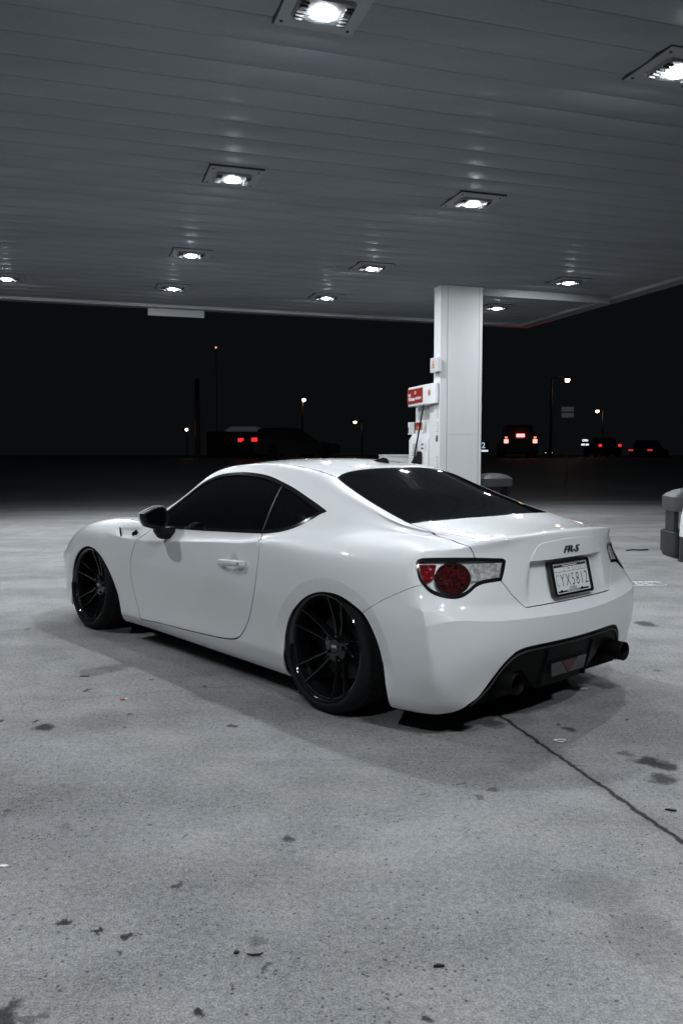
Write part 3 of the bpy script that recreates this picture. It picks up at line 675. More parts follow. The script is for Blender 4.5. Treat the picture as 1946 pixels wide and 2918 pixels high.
def paint_mat():
    m = mat('white_paint', (.70,.715,.73), .42, coat=1, coat_rough=.035, spec=.4); g = NG(m)
    P = g.n('ShaderNodeTexCoord').outputs['Object']
    g.to(g.mix(g.ramp(g.noise(P, 700, 1), .35, .65), (.675,.695,.71,1), (.72,.735,.75,1)), 'Base Color')
    g.to(g.bump(g.noise(P, 220, 1), .0002, .12), 'Coat Normal'); return m
PAINT = paint_mat()
TINT = mat('tinted_glass', (.003,.0035,.004), .03, spec=.28); PLAST = mat('black_plastic', (.007,.0075,.008), .5, spec=.25)
GLOSSB = mat('gloss_black', (.008,.0085,.009), .09, coat=.6); RUB = mat("tyre_rubber", (.008,.0083,.0088), .8, spec=.25)
CHROME = mat('lamp_reflector', (.70,.72,.73), .2, metal=.5, coat=1); SATIN = mat('satin_black_trim', (.012,.0125,.013), .4)
def lens_mat(name, a, b_, sc, rough=.06, metal=0):
    m = mat(name, a, rough, metal=metal, coat=1, coat_rough=.02); g = NG(m); P = g.n('ShaderNodeTexCoord').outputs['Object']
    vo = g.n('ShaderNodeTexVoronoi', {'Vector': P, 'Scale': sc})
    pk = g.n('ShaderNodeSeparateColor', {0: vo.outputs['Color']}).outputs[0]
    g.to(g.mix(g.ramp(pk, .25, .95), (*a, 1), (*b_, 1)), 'Base Color')
    g.to(g.bump(vo.outputs['Distance'], .012, .9), 'Normal'); return m
REDR = lens_mat('red_round_lens', (.008,.0003,.0005), (.10,.0018,.003), 75, metal=.3)
REDC = lens_mat('red_corner_lens', (.11,.002,.003), (.22,.004,.006), 38, metal=.2)
def rib_mat():
    m = mat('clear_ribbed_lens', (.6,.62,.63), .10, metal=.3, coat=1); g = NG(m); P = g.n('ShaderNodeTexCoord').outputs['Object']
    s = g.n('ShaderNodeMapping', {'Vector': P, 'Rotation': (0,0,R(45))}).outputs[0]
    w = g.n('ShaderNodeTexWave', {'Vector': s, 'Scale': 38.0, 'Distortion': .6, 'Detail': 1.0}, wave_type='BANDS', bands_direction='Y').outputs['Fac']
    n = g.noise(P, 45, 3)
    g.to(g.mix(g.ramp(n, .35, .65), (.45,.455,.46,1), (.92,.93,.94,1)), 'Base Color'); g.to(g.bump(g.math('ADD', w, n), .01, .8), 'Normal'); return m
CLEAR = rib_mat()
car = thing('white_coupe', 'lowered white two-door coupe with tinted windows and black wheels parked under the canopy', 'car', (.5442,4.4603,0), math.atan2(.74344,-.66880))
body = whole('body', piece({'body'}), PAINT, car)
bump = whole('rear_bumper', piece({'rear_bumper'}), PAINT, car)
lid = whole('trunk_lid', piece({'trunk_lid'}), PAINT, car)
door = pair('door', piece({'door'}), PAINT, (car, car))
whole('windshield', piece({'windshield'}, 0, .003), TINT, car)
rw = whole('rear_window', piece({'rear_window'}, .006, .0015), TINT, car)
whole('window_border', piece({'glass_border'}, .006, .001), GLOSSB, rw)
dw = pair('door_window', piece({'door_window'}, .006, .005), TINT, door)
pair('quarter_window', piece({'quarter_window'}, .006, .005), TINT, (car, car))
pair('pillar_strip', piece({'pillar_strip'}, .006, .004), SATIN, (car, car))
pair('window_trim', piece({'window_trim'}, .012, -.0015), GLOSSB, (car, car))
tl = pair('tail_light', piece({'bezel'}, .022, -.002), GLOSSB, (car, car))
pair('reflector', piece({'reflector'}, .01, .012), CHROME, tl)
pair('round_lens', piece({'round_lens'}, .014, -.001), REDR, tl); pair('corner_lens', piece({'corner_lens'}, .01, .003), REDC, tl)
pair('clear_lens', piece({'clear_lens'}, .012, .003), CLEAR, tl)
pair('headlight', piece({'headlight'}, .01, .001), mat('headlamp_cover', (.05,.052,.055), .05, coat=1), (car, car))
skin.free()
# ---- wheels
def tread_mat():
    m = mat('tyre_tread', (.008,.0083,.0088), .85, spec=.25); g = NG(m); P = g.n('ShaderNodeTexCoord').outputs['Object']
    s = g.n('ShaderNodeSeparateXYZ', {0: P}); a = g.math('ARCTAN2', s.outputs[2], s.outputs[0])
    a = g.math('ADD', a, g.math('MULTIPLY', s.outputs[1], 1.6))
    w = g.math('PINGPONG', g.math('MULTIPLY', a, 14.5), 1.0)
    g.to(g.bump(g.ramp(w, .03, .16), .006, 1), 'Normal')
    g.to(g.mix(g.ramp(w, .03, .14), (.004,.004,.004,1), (.02,.021,.022,1)), 'Base Color'); return m
TREAD = tread_mat(); RIM = mat('rim_gloss_black', (.006,.0063,.007), .07, coat=.8, coat_rough=.015, spec=.35); DISC = mat('brake_disc_metal', (.05,.05,.052), .5, metal=.7)
CAPM = mat('hub_cap_face', (.035,.037,.04), .35); LETTER = mat('pale_letter', (.55,.56,.57), .4); BLACK = mat('matt_black', (.006,.006,.006), .9, spec=.1)
def wheel(x, ysgn):
    """wheel in its own frame, +y outboard; returns the rim object"""
    bm = bmesh.new()
    lathe(bm, [(.240,-.19),(.236,-.10),(.240,-.045),(.2445,-.014),(.2500,-.004),(.2555,.0015),(.2605,.003),(.2635,0),(.2635,-.012),(.2600,-.016),(.252,-.20),(.240,-.19)], 96)
    rim = obj('wheel', bm, RIM, car, smooth='auto', angle=40)
    rim.location = (x, ysgn*(.850 if x < 1 else .842), .313); rim.rotation_euler = (R(2.9), 0, 0) if ysgn > 0 else (R(-2.9), 0, math.pi)
    if ysgn < 0: rim.rotation_euler = (R(2.9), 0, math.pi)
    bm = bmesh.new()
    pf = [(.2590,-.003),(.2640,.0015),(.272,.006),(.284,.0065),(.297,.001),(.307,-.009),(.3135,-.022),(.3165,-.038)]
    lathe(bm, [(.24,-.02)]+pf, 96); obj('tyre', bm, RUB, rim, smooth=True)
    bm = bmesh.new()
    tp = [(.3165,-.038)]
    for gx in (-.076,-.115,-.154,-.190): tp += [(.3185,gx+.006),(.311,gx+.004),(.311,gx-.004),(.3185,gx-.006)]
    tp += [(.314,-.228),(.300,-.246),(.262,-.240),(.24,-.2)]
    lathe(bm, tp, 96); obj('tyre_tread', bm, TREAD, rim, smooth='auto', angle=30)
    # spokes: five pairs
    sp = None
    st = [(.048,-.077,.026,.030),(.075,-.074,.022,.034),(.11,-.066,.0185,.033),(.15,-.052,.016,.031),(.19,-.035,.0145,.028),(.222,-.018,.0145,.025),(.246,-.006,.017,.022)]
    for k in range(5):
        for s in (-1, 1):
            if sp is None:
                bm = bmesh.new(); loops = []
                for r, yy, w, th in st:
                    off = .010+.0385*min(1, max(0, (r-.048)/.198))**.8
                    loops.append([(r, yy-th, off-w*.62), (r, yy-.012, off-w*.60), (r, yy-.002, off-w*.34), (r, yy, off), (r, yy-.002, off+w*.34), (r, yy-.012, off+w*.60), (r, yy-th, off+w*.62)])
                loft(bm, loops); bmesh.ops.recalc_face_normals(bm, faces=bm.faces)
                sp = obj('spoke', bm, RIM, rim, smooth='auto', angle=28); o = sp; me = sp.data
                bm2 = bmesh.new(); bm2.from_mesh(me)
                for v in bm2.verts: v.co.z *= -1
                bmesh.ops.reverse_faces(bm2, faces=bm2.faces); me2 = bpy.data.meshes.new('spoke'); bm2.to_mesh(me2); bm2.free(); me2.materials.append(RIM)
                for p_ in me2.polygons: p_.use_smooth = True
            else:
                o = bpy.data.objects.new('spoke', me if s < 0 else me2); COL.objects.link(o); o.parent = rim
            o.rotation_euler = (0, R(72*k+180+6), 0)
    bm = bmesh.new(); lathe(bm, [(.001,-.11),(.080,-.11),(.083,-.088),(.076,-.078),(.060,-.0755),(.045,-.073),(.036,-.072),(.034,-.078),(.001,-.080)], 40); obj('hub', bm, RIM, rim, smooth='auto')
    bm = bmesh.new(); lathe(bm, [(.001,-.0675),(.026,-.068),(.0315,-.0705),(.0325,-.078)], 32); obj('hub_cap', bm, CAPM, rim, smooth='auto')
    # reads level: undo none
    text('cap_lettering', 'ESR', .036, .014, LETTER, frame((0,-.0672,0), (-1,0,0), (0,0,1)), rim, d=.001, shear=.15, bold=.02)
    lug = None
    for k in range(5):
        a = R(72*k+36)
        if lug is None:
            bm = bmesh.new(); lathe(bm, [(.001,-.062),(.007,-.062),(.0105,-.066),(.0105,-.080)], 6); lug = obj('lug_nut', bm, RIM, rim); o = lug
        else: o = bpy.data.objects.new('lug_nut', lug.data); COL.objects.link(o); o.parent = rim
        o.location = (.056*math.cos(a), 0, .056*math.sin(a))
    bm = bmesh.new(); lathe(bm, [(.09,-.135),(.168,-.135),(.168,-.158),(.09,-.158),(.09,-.135)], 64); obj('brake_disc', bm, DISC, rim, smooth='auto')
    bm = bmesh.new(); lathe(bm, [(.001,-.175),(.245,-.175),(.245,-.20),(.001,-.20)], 48); obj('inner_shield', bm, BLACK, rim)
    return rim
for x in (0, 2.57):
    for s in (1, -1): wheel(x, s)
# wheel wells and underside
for x, r in ((-.05, .385), (2.47, .405)):
    for s in (1, -1):
        bm = bmesh.new(); loops = []
        for yy in (.835, .50):
            loops.append([(x+r*math.cos(a), s*yy, .27+r*math.sin(a)*.98) for a in np.linspace(-.26, math.pi+.26, 30)])
        loft(bm, loops, close=False, cap=False); bm.faces.new([v for v in bm.verts if abs(abs(v.co.y)-.50) < 1e-4])
        obj('wheel_well', bm, BLACK, car, smooth='auto')
bm = bmesh.new(); box(bm, (-.56,-.66,.128), (3.10,.66,.133)); obj('underbody', bm, BLACK, car)
bm = bmesh.new(); box(bm, (-.55,-.49,.14), (3.1,.49,.70)); obj('inner_structure', bm, BLACK, car)
# ---- side details
for s in (1, -1):
    i = 0 if s > 0 else 1
    bm = bmesh.new(); loops = []
    for x, y, zc, hy, hz in [(.868,.857,.645,.004,.010),(.866,.872,.647,.007,.0145),(.852,.882,.650,.007,.0165),(.80,.887,.654,.0075,.0165),(.70,.888,.659,.0075,.0165),(.64,.886,.661,.008,.017),(.623,.877,.6615,.007,.016),(.620,.86,.662,.004,.011)]:
        loops.append([(x, s*(y+hy*math.cos(a)), zc+hz*math.sin(a)) for a in np.linspace(0, 2*math.pi, 12, endpoint=False)])
    loft(bm, loops); bmesh.ops.recalc_face_normals(bm, faces=bm.faces); obj('door_handle', bm, PAINT, door[i], smooth=True)
    bm = bmesh.new(); lathe(bm, [(.001,s*.0012),(.0065,s*.0012),(.0065,-s*.004)], 14, 'Y', (.650,s*.8935,.661)); obj('key_hole', bm, BLACK, door[i])
    ol = [(1.015,.891),(.956,.918),(.915,.932),(.886,.934),(.868,.922),(.853,.898),(.850,.855),(.857,.816),(.878,.796),(.93,.794),(.986,.811),(1.005,.84),(1.014,.868)]
    cy, cz = .932, .864
    def ml(x, k, kz=None, dz=0): return [(x, s*(cy+(y-cy)*k), cz+(z-cz)*(kz or k)+dz) for y, z in ol]
    bm = bmesh.new(); loft(bm, [ml(1.452,.80), ml(1.437,.86), ml(1.432,.93), ml(1.436,.985), ml(1.456,1.0), ml(1.4915,1.0)], cap=False); 
    bmesh.ops.recalc_face_normals(bm, faces=bm.faces); mir = obj('side_mirror', bm, PLAST, car, smooth='auto', angle=50)
    bm = bmesh.new(); bm.faces.new([bm.verts.new(p) for p in ml(1.447,.85)]); obj('mirror_glass', bm, TINT, mir)
    bm = bmesh.new(); loft(bm, [ml(1.492,1.004,1.015,.002), ml(1.502,.99,1.01,.002), ml(1.525,.92,.94), ml(1.55,.75), ml(1.565,.40)]); bmesh.ops.recalc_face_normals(bm, faces=bm.faces); obj('mirror_cap', bm, PAINT, mir, smooth='auto', angle=50)
    bm = bmesh.new()
    loft(bm, [[(x, s*y, z) for x, y in ((1.445,.80),(1.445,.90),(1.47,.918),(1.53,.905),(1.545,.80))] for z in (.80,.775)]+[[(x, s*y, .738) for x, y in ((1.455,.80),(1.455,.882),(1.475,.893),(1.52,.885),(1.53,.80))], [(x, s*y, .729) for x, y in ((1.465,.80),(1.465,.868),(1.48,.875),(1.51,.87),(1.52,.80))]])
    bmesh.ops.recalc_face_normals(bm, faces=bm.faces); obj('mirror_stalk', bm, PLAST, mir, smooth='auto', angle=40)
    # fender vent slot and badge
    bm = bmesh.new(); prism(bm, [(.022,-.038),(.030,-.034),(.002,.026),(-.014,.040),(-.022,.034),(-.012,.006)], .003, frame((2.078,s*.8415,.721),(-s,0,0),(0,-.16,1))); obj('fender_vent', bm, BLACK, car)
    fm = frame((1.872,s*.8425,.735),(-s,0,0),(0,-.2,1))
    bm = bmesh.new(); lathe(bm, [(.001,.007),(.013,.006),(.016,0)], 20, 'Z', (-.022,-.006,0)); bmesh.ops.transform(bm, matrix=fm, verts=bm.verts); bd = obj('fender_badge', bm, GLOSSB, car, smooth='auto')
    bm = bmesh.new(); lathe(bm, [(.001,.007),(.013,.006),(.016,0)], 20, 'Z', (.006,.008,0)); bmesh.ops.transform(bm, matrix=fm, verts=bm.verts); obj('badge_disc', bm, GLOSSB, bd, smooth='auto')
    bm = bmesh.new(); prism(bm, [(-.036,-.004),(-.01,-.014),(.02,-.012),(.040,.006),(.030,.014),(.012,.002),(-.02,.008)], .005, fm); obj('badge_bar', bm, GLOSSB, bd)
    bm = bmesh.new(); loft(bm, [[(3.02,s*.79,.44),(3.10,s*.765,.44),(3.10,s*.765,.52),(3.02,s*.79,.515)], [(3.04,s*.818,.45),(3.10,s*.80,.45),(3.10,s*.80,.50),(3.04,s*.815,.50)]])
    bmesh.ops.recalc_face_normals(bm, faces=bm.faces); obj('side_marker', bm, CLEAR, car, bevel=.006)
# ---- roof aerial
bm = bmesh.new()
loft(bm, [[(.405,-.006,1.192),(.405,.006,1.192),(.40,.004,1.199),(.40,-.004,1.199)], [(.425,-.018,1.196),(.425,.018,1.196),(.422,.006,1.221),(.422,-.006,1.221)], [(.46,-.021,1.200),(.46,.021,1.200),(.45,.006,1.226),(.45,-.006,1.226)], [(.50,-.017,1.204),(.50,.017,1.204),(.50,.006,1.212),(.50,-.006,1.212)], [(.53,-.004,1.207),(.53,.004,1.207),(.53,.003,1.2095),(.53,-.003,1.2095)]])
bmesh.ops.recalc_face_normals(bm, faces=bm.faces); obj('roof_antenna', bm, GLOSSB, car, smooth='auto', angle=40)
# ---- rear lettering and plate
text('trunk_lettering', 'FR-S', .128, .033, GLOSSB, frame((-.8155,.004,.800),(0,-1,0),(.03,0,1)), lid, d=.006, shear=.28, bold=.005, spacing=.92)
pm = frame((-.8085,0,.664),(0,-1,0),(.039,0,.165))
def rrect(w, h, r): return [(sx*(w-r)+r*math.cos(a), sy*(h-r)+r*math.sin(a)) for sx, sy, a0 in ((1,1,0),(-1,1,90),(-1,-1,180),(1,-1,270)) for a in (R(a0),R(a0+30),R(a0+60),R(a0+90))]
bm = bmesh.new(); prism(bm, rrect(.151,.0765,.008), .006, pm); plate = obj('license_plate', bm, mat('plate_paper', (.66,.69,.70), .35, coat=.3), car)
bm = bmesh.new(); A = [rrect(.163,.0865,.013), rrect(.163,.0865,.013), rrect(.158,.0815,.012), rrect(.146,.0705,.007), rrect(.146,.0705,.007)]
loft(bm, [[(p[0], p[1], z) for p in l] for l, z in zip(A, (-.012,.010,.0155,.0135,.004))], cap=False); bmesh.ops.transform(bm, matrix=pm, verts=bm.verts)
obj('plate_frame', bm, GLOSSB, plate, smooth='auto', angle=40)
INK = mat('plate_ink', (.012,.013,.014), .5); INKG = mat('plate_grey_ink', (.25,.26,.27), .5)
def on(x, y, z=.0062): return pm @ Matrix.Translation((x, y, z))
text('plate_number', 'YX5812', .228, .058, INK, on(.021,-.010), plate, d=.0006, bold=-.012, spacing=1.25)
text('plate_number', 'C', .022, .058, INKG, on(-.116,-.010), plate, d=.0006, bold=-.012)
text('plate_state', 'FLORIDA', .058, .015, INK, on(.0,-.0495), plate, d=.0006, spacing=1.1)
text('plate_date', '070821', .092, .013, INKG, on(.082,.040), plate, d=.0006, spacing=1.5)
text('plate_stamp', 'TEMP', .032, .009, INKG, on(-.012,.042), plate, d=.0006)
def bars(name, rs, m, z=.0060):
    for (x0, y0, x1, y1) in rs:
        b = bmesh.new(); box(b, (x0,y0,0), (x1,y1,z+.0005)); bmesh.ops.transform(b, matrix=pm, verts=b.verts); obj(name, b, m, plate)
bars('plate_rule', [(-.133,.051,.139,.0625),(-.133,.0285,.139,.0305),(-.133,.0309,-.1315,.0507),(-.052,.0309,-.0505,.0507),(.022,.0309,.0245,.0507),(.1375,.0309,.139,.0507)], INK)
bars('plate_rule', [(-.128,-.0665,.130,-.0582)], INK, .0062)
bars('plate_strip', [(-.06,.0545,.06,.0585),(-.055,-.0640,.05,-.0605)], LETTER, .0069)
for x in (-.10,.072):
    b = bmesh.new(); lathe(b, [(.001,.0095),(.006,.0095),(.0075,.0062)], 12, 'Z', (x,-.060,0)); bmesh.ops.transform(b, matrix=pm, verts=b.verts); obj('plate_screw', b, GLOSSB, plate)
# ---- diffuser
DIFP = mat('diffuser_plastic', (.0032,.0034,.0036), .5, spec=.14)
FOGC = mat('fog_clear', (.022,.023,.025), .25, coat=.3)
def xs(y, z):
    y = abs(y)
    a = np.interp(y, [0,.2,.42,.59,.70,.76], [-.846,-.838,-.812,-.780,-.745,-.70]); b = np.interp(y, [0,.2,.40,.55,.68,.75], [-.803,-.797,-.774,-.752,-.712,-.67])
    t = (z-.21)/.16; return float(b+(a-b)*t)
top = [(y, float(np.interp(y, [0,.2,.354,.415,.445,.483,.528,.563,.594,.616,.655,.70], [.387,.388,.386,.376,.360,.329,.273,.223,.194,.176,.150,.14]))) for y in np.linspace(0, .632, 24)]
full = [(-y, z) for y, z in top[:0:-1]]+top
bm = bmesh.new(); G = []
for y, zt_ in full:
    zb_ = min(zt_-.03, float(np.interp(abs(y), [0,.19,.27,.33,.52,.57,.69], [.152,.152,.215,.268,.262,.20,.12])))
    col = []
    for k, off in ((0,.004),(.10,.004),(.15,.013),(.6,.015),(1,.022)):
        z = zt_+.004-(zt_+.004-zb_)*k; col.append(bm.verts.new((xs(y, z)+off, y, z)))
    col.append(bm.verts.new((xs(y, zb_)+.09, y, zb_+.004)))
    G.append(col)
for a, b in zip(G, G[1:]):
    for i in range(5): bm.faces.new((a[i], b[i], b[i+1], a[i+1]))
bmesh.ops.recalc_face_normals(bm, faces=bm.faces); dif = obj('rear_diffuser', bm, DIFP, car, smooth='auto', angle=35)
bm = bmesh.new(); tube(bm, [(xs(y, z-.02)-.002, y*.985, z-.021) for y, z in full], .0045, 8); obj('diffuser_lip', bm, SATIN, dif, smooth=True)
for s in (1, -1):
    bm = bmesh.new(); loft(bm, [[(xs(.19, z)+dx, s*(.19+dy), z) for dx, dy in ((.03,-.014),(.006,-.010),(.003,-.004),(.006,.002),(.03,.006))] for z in (.335,.25,.158)]); bmesh.ops.recalc_face_normals(bm, faces=bm.faces); obj('diffuser_fin', bm, DIFP, dif, smooth='auto')
    bm = bmesh.new(); lathe(bm, [(.046,.20),(.048,.0),(.0485,-.015),(.046,-.018),(.043,-.012),(.041,.02),(.041,.15)], 40, 'X', (-.828, s*.455, .238)); obj('exhaust_tip', bm, mat('exhaust_black', (.003,.003,.0034), .55, spec=.15), car, smooth='auto')
    bm = bmesh.new(); lathe(bm, [(.001,0),(.045,.0)], 24, 'X', (-.72, s*.452, .238)); obj('exhaust_bore', bm, BLACK, car)
fog = frame((-.8035,0,.235),(0,-1,0),(-.11,0,1))
bm = bmesh.new(); prism(bm, [(-.150,.036),(-.138,-.030),(.138,-.030),(.150,.036)], .006, fog); fl = obj('rear_fog_light', bm, FOGC, dif)
bm = bmesh.new(); prism(bm, [(-.066,.034),(0,-.032),(.066,.034)], .009, fog); obj('fog_lens', bm, mat('dull_red_lens', (.04,.006,.005), .35), dif)
bm = bmesh.new(); box(bm, (-.70,-.60,.138), (-.66,.60,.375)); obj('bumper_core', bm, BLACK, car)
# ------------------------------------------------------------ column, island, pump
WHITE = mat('white_enamel', (.56,.575,.585), .32, coat=.3, coat_rough=.15); GREYP = mat('grey_plastic', (.075,.08,.083), .55)
def dirty_white():
    m = mat('white_column_cladding', (.56,.57,.58), .38); g = NG(m); P = g.n('ShaderNodeTexCoord').outputs['Object']
    st = g.n('ShaderNodeMapping', {'Vector': P, 'Scale': (2.5,2.5,.4)}).outputs[0]
    v = g.math('ADD', g.ramp(g.noise(st, 1.2, 3), .3, .7, .97, 1.02), g.ramp(g.noise(P, 30, 4, .7), .68, .8, 0, -.10))
    g.to(g.n('ShaderNodeVectorMath', {0: (.56,.57,.58), 3: v}, operation='SCALE').outputs[0], 'Base Color')
    g.to(g.bump(g.noise(P, 1.3, 2), .01, .3), 'Normal'); return m
CLAD = dirty_white()
isl = []
bm = bmesh.new(); prism(bm, rrect(.68, 2.55, .3), .15); o = obj('pump_island', bm, mat('island_kerb', (.22,.22,.22), .8), bevel=.02); o.location = cw(15.3, 7.05); o.rotation_euler = (0,0,CA)
tag(o, 'low raised concrete island under the pump and the column', 'kerb island')
colm = thing('canopy_column', 'tall white clad column holding up the canopy behind the coupe', 'column', cw(14.80, 7.06, .15), CA)
bm = bmesh.new(); box(bm, (-.45,-.147,0), (.45,.15,HC-.15-.001)); obj('cladding', bm, CLAD, colm, bevel=.012)
for nm, a, b in (('front_panel', (-.292,1.49), (.372,4.33)), ('front_panel', (-.292,.02), (.372,1.484))):
    bm = bmesh.new(); box(bm, (a[0],-.152,a[1]), (b[0],-.1475,b[1])); obj(nm, bm, CLAD, colm, bevel=.002)
for x in (-.2965,.3765):
    bm = bmesh.new(); box(bm, (x-.004,-.1485,.02), (x+.004,-.1465,4.33)); obj('panel_joint', bm, mat('panel_gap', (.12,.12,.12), .8), colm)
bm = bmesh.new(); box(bm, (-.453,-.154,HC-.19), (.453,.153,HC-.152)); obj('head_collar', bm, CLAD, colm, bevel=.004)
NOTE = mat('notice_print', (.22,.23,.24), .6)
for z0, n, st in ((1.98,7,.028),(1.72,7,.03),(1.50,5,.034),(1.06,12,.027)):
    for k in range(n):
        bm = bmesh.new(); wd = rng.uniform(.05,.095); box(bm, (-.4515,-.11,z0-k*st), (-.4505,-.11+wd*1.6,z0-k*st+.009)); obj('notice_line', bm, NOTE, colm)
bm = bmesh.new(); box(bm, (-.452,-.07,1.35), (-.4506,.02,1.47)); obj('warning_sticker', bm, BLACK, colm)
for k in range(2):
    text('sticker_mark', ('!', 'X')[k], .03, .04, LETTER, frame((-.4522,-.025,1.44-.06*k),(0,-1,0),(0,0,1)), colm, d=.0006)
sg = thing('pump_number_sign', 'small white box sign with an orange number 6 on the column side', 'sign', cw(14.73, 6.55, 2.98), CA)
bm = bmesh.new(); box(bm, (-.045,-.16,-.14), (.057,.16,.14)); obj('sign_box', bm, WHITE, sg, bevel=.012)
bm = bmesh.new(); box(bm, (-.0475,-.142,-.122), (-.0455,.142,.122)); obj('sign_face', bm, mat('sign_face_grey', (.40,.40,.40), .4), sg)
text('sign_number', '6', .085, .145, mat('orange_red', (.38,.06,.015), .4), frame((-.0480,.0,0),(0,-1,0),(0,0,1)), sg, d=.0015, bold=.03)
pump = thing('fuel_pump', 'white fuel pump with red header panel beside the column', 'fuel pump', cw(15.6, 7.1, .15), CA)
def pl(d1, d2, z): return Vector((d2-7.1, d1-15.6, z-.15))
def pbox(name, lo, hi, m, bevel=0, par=None):
    a, b = pl(*lo), pl(*hi); bm = bmesh.new(); box(bm, (min(a.x,b.x),min(a.y,b.y),a.z), (max(a.x,b.x),max(a.y,b.y),b.z)); return obj(name, bm, m, par or pump, bevel=bevel)
pbox('cabinet', (15.22,6.74,.15), (16.17,7.55,2.238), WHITE, .015)
pbox('end_post', (15.02,6.64,.15), (15.215,7.55,2.238), WHITE, .02)
bm = bmesh.new(); a = [pl(d1, d2, 0) for d1, d2 in ((16.19,6.737),(16.19,6.60),(15.22,6.60),(15.22,6.737))]
loft(bm, [[(p.x, p.y, .02) for p in a], [(p.x, p.y, 1.40) for p in a], [(p.x+(.09 if i in (1,2) else 0), p.y, 1.54) for i, p in enumerate(a)]])
obj('lower_door', bm, WHITE, pump, bevel=.012)
bm = bmesh.new(); pts = [(16.05,6.52),(15.1,6.505),(14.71,6.52),(14.67,6.55),(14.67,6.603),(14.96,6.603),(14.96,7.6),(16.05,7.6)]
loft(bm, [[pl(p[0], p[1], z) for p in pts] for z in (2.24,2.64)]); bmesh.ops.recalc_face_normals(bm, faces=bm.faces); hdr = obj('header', bm, WHITE, pump, bevel=.02, seg=3)
PX = ((0,-1,0),(0,0,1))
RED = mat('header_red', (.20,.018,.014), .4, coat=.15)
pbox('header_panel', (15.245,6.498,2.30), (16.035,6.506,2.59), RED, 0, pump)
def ptext(name, s, d1, z, w, h, m, d2, **k): return text(name, s, w, h, m, frame(pl(d1, d2, z), *PX), pump, d=.002, **k)
PALE = mat('header_lettering', (.62,.60,.60), .4)
ptext('header_lettering', 'Shell', 15.93, 2.475, .13, .06, PALE, 6.4965, bold=.01)
ptext('header_lettering', 'V-Power', 15.80, 2.388, .36, .085, PALE, 6.4965, bold=.03)
ptext('header_lettering', 'NiTRO+', 15.44, 2.39, .29, .06, PALE, 6.4965, bold=.02)
bm = bmesh.new(); lathe(bm, [(.020,0),(.032,0),(.032,.003),(.020,.003),(.020,0)], 24, 'Z'); bmesh.ops.transform(bm, matrix=frame(pl(15.61,6.4965,2.505),*PX), verts=bm.verts); obj('header_ring', bm, PALE, pump)
def scallop(k):
    p = [(-.030*k,-.055*k),(.030*k,-.055*k),(.033*k,-.036*k),(.058*k,-.030*k)]
    for i in range(8):
        a = R(-15+i*30)
        for q, rr_ in ((-7,.060),(0,.064),(7,.060)):
            p.append((rr_*k*math.cos(a+R(q)), rr_*k*math.sin(a+R(q))))
    p = p[:4]+[q for q in p[4:] if q[1] > -.02*k]+[(-.058*k,-.030*k),(-.033*k,-.036*k)]; return p
lm = frame(pl(14.93,6.506,2.462),*PX)
bm = bmesh.new(); prism(bm, scallop(1.0), .003, lm); em = obj('header_emblem', bm, mat('emblem_red', (.36,.075,.035), .4), pump)
bm = bmesh.new(); prism(bm, [(x*.8, y*.8) for x, y in scallop(1.0)], .0045, lm); obj('emblem_field', bm, mat('emblem_pale', (.45,.28,.21), .4), em)
for k in range(-2, 3):
    bm = bmesh.new(); a = R(90-k*24); prism(bm, [(-.0035-.004*k*-0,-.038),(.0035,-.038),(.045*math.cos(a)+.002,.045*math.sin(a)),(.045*math.cos(a)-.002,.045*math.sin(a))], .0055, lm); obj('emblem_rib', bm, em.data.materials[0], em)
pbox('advert_frame', (15.60,6.665,1.66), (16.01,6.738,1.935), WHITE, .008)
pbox('advert_red', (15.63,6.659,1.83), (15.99,6.664,1.915), RED); pbox('advert_picture', (15.63,6.660,1.755), (15.99,6.6645,1.829), mat('advert_orange', (.28,.085,.035), .5))
bm = bmesh.new(); prism(bm, [(-.05,-.037),(.0,-.037),(-.06,.037),(-.10,.037)], .003, frame(pl(15.75,6.6585,1.792),*PX)); obj('advert_stripe', bm, PALE, pump)
pbox('side_screen', (16.178,6.60,1.67), (16.25,6.72,1.93), WHITE, .006); pbox('screen_picture', (16.19,6.594,1.70), (16.235,6.5995,1.82), mat('screen_dark', (.06,.055,.05), .4))
pbox('card_reader', (15.66,6.60,1.56), (15.80,6.69,1.66), mat('reader_light', (.68,.70,.70), .3), .01)
pbox('keypad', (15.70,6.575,1.22), (15.93,6.598,1.48), mat('keypad_grey', (.33,.34,.35), .5), .006)
for z in (1.36,1.44):
    for d in (15.41,15.47): pbox('grade_button', (d,6.592,z), (d+.035,6.5985,z+.032), BLACK)
for k in range(5): pbox('price_line', (15.26,6.594,1.33+k*.03), (15.33,6.5985,1.338+k*.03), NOTE)
for k in range(6): pbox('instruction_line', (15.98,6.594,1.0+k*.055), (16.10-.02*(k%3),6.5985,1.012+k*.055), NOTE)
bm = bmesh.new(); tube(bm, [pl(15.36,6.58,2.26), pl(15.42,6.555,2.0), pl(15.55,6.535,1.6), pl(15.70,6.53,1.25), pl(15.78,6.54,.9), pl(15.7,6.54,.55), pl(15.55,6.55,.5)], .017, 10); obj('hose', bm, PLAST, pump, smooth=True)
bm = bmesh.new(); a = frame(pl(15.60,6.50,1.15),*PX)
prism(bm, [(-.24,-.16),(.12,-.16),(.15,-.02),(.15,.14),(.10,.17),(.05,.13),(.02,.06),(-.03,.08),(-.06,.02),(-.12,.03),(-.16,-.03),(-.22,-.05)], -.09, a); bmesh.ops.recalc_face_normals(bm, faces=bm.faces); obj('nozzle', bm, PLAST, pump, bevel=.01)
cab = thing('supply_cabinet', 'plain white metal cabinet on the ground just left of the fuel pump', 'cabinet', cw(17.2, 6.68, 0), CA)
bm = bmesh.new(); box(bm, (-.31,-.2,.05), (.31,.2,1.22)); obj('cabinet_body', bm, WHITE, cab, bevel=.01)
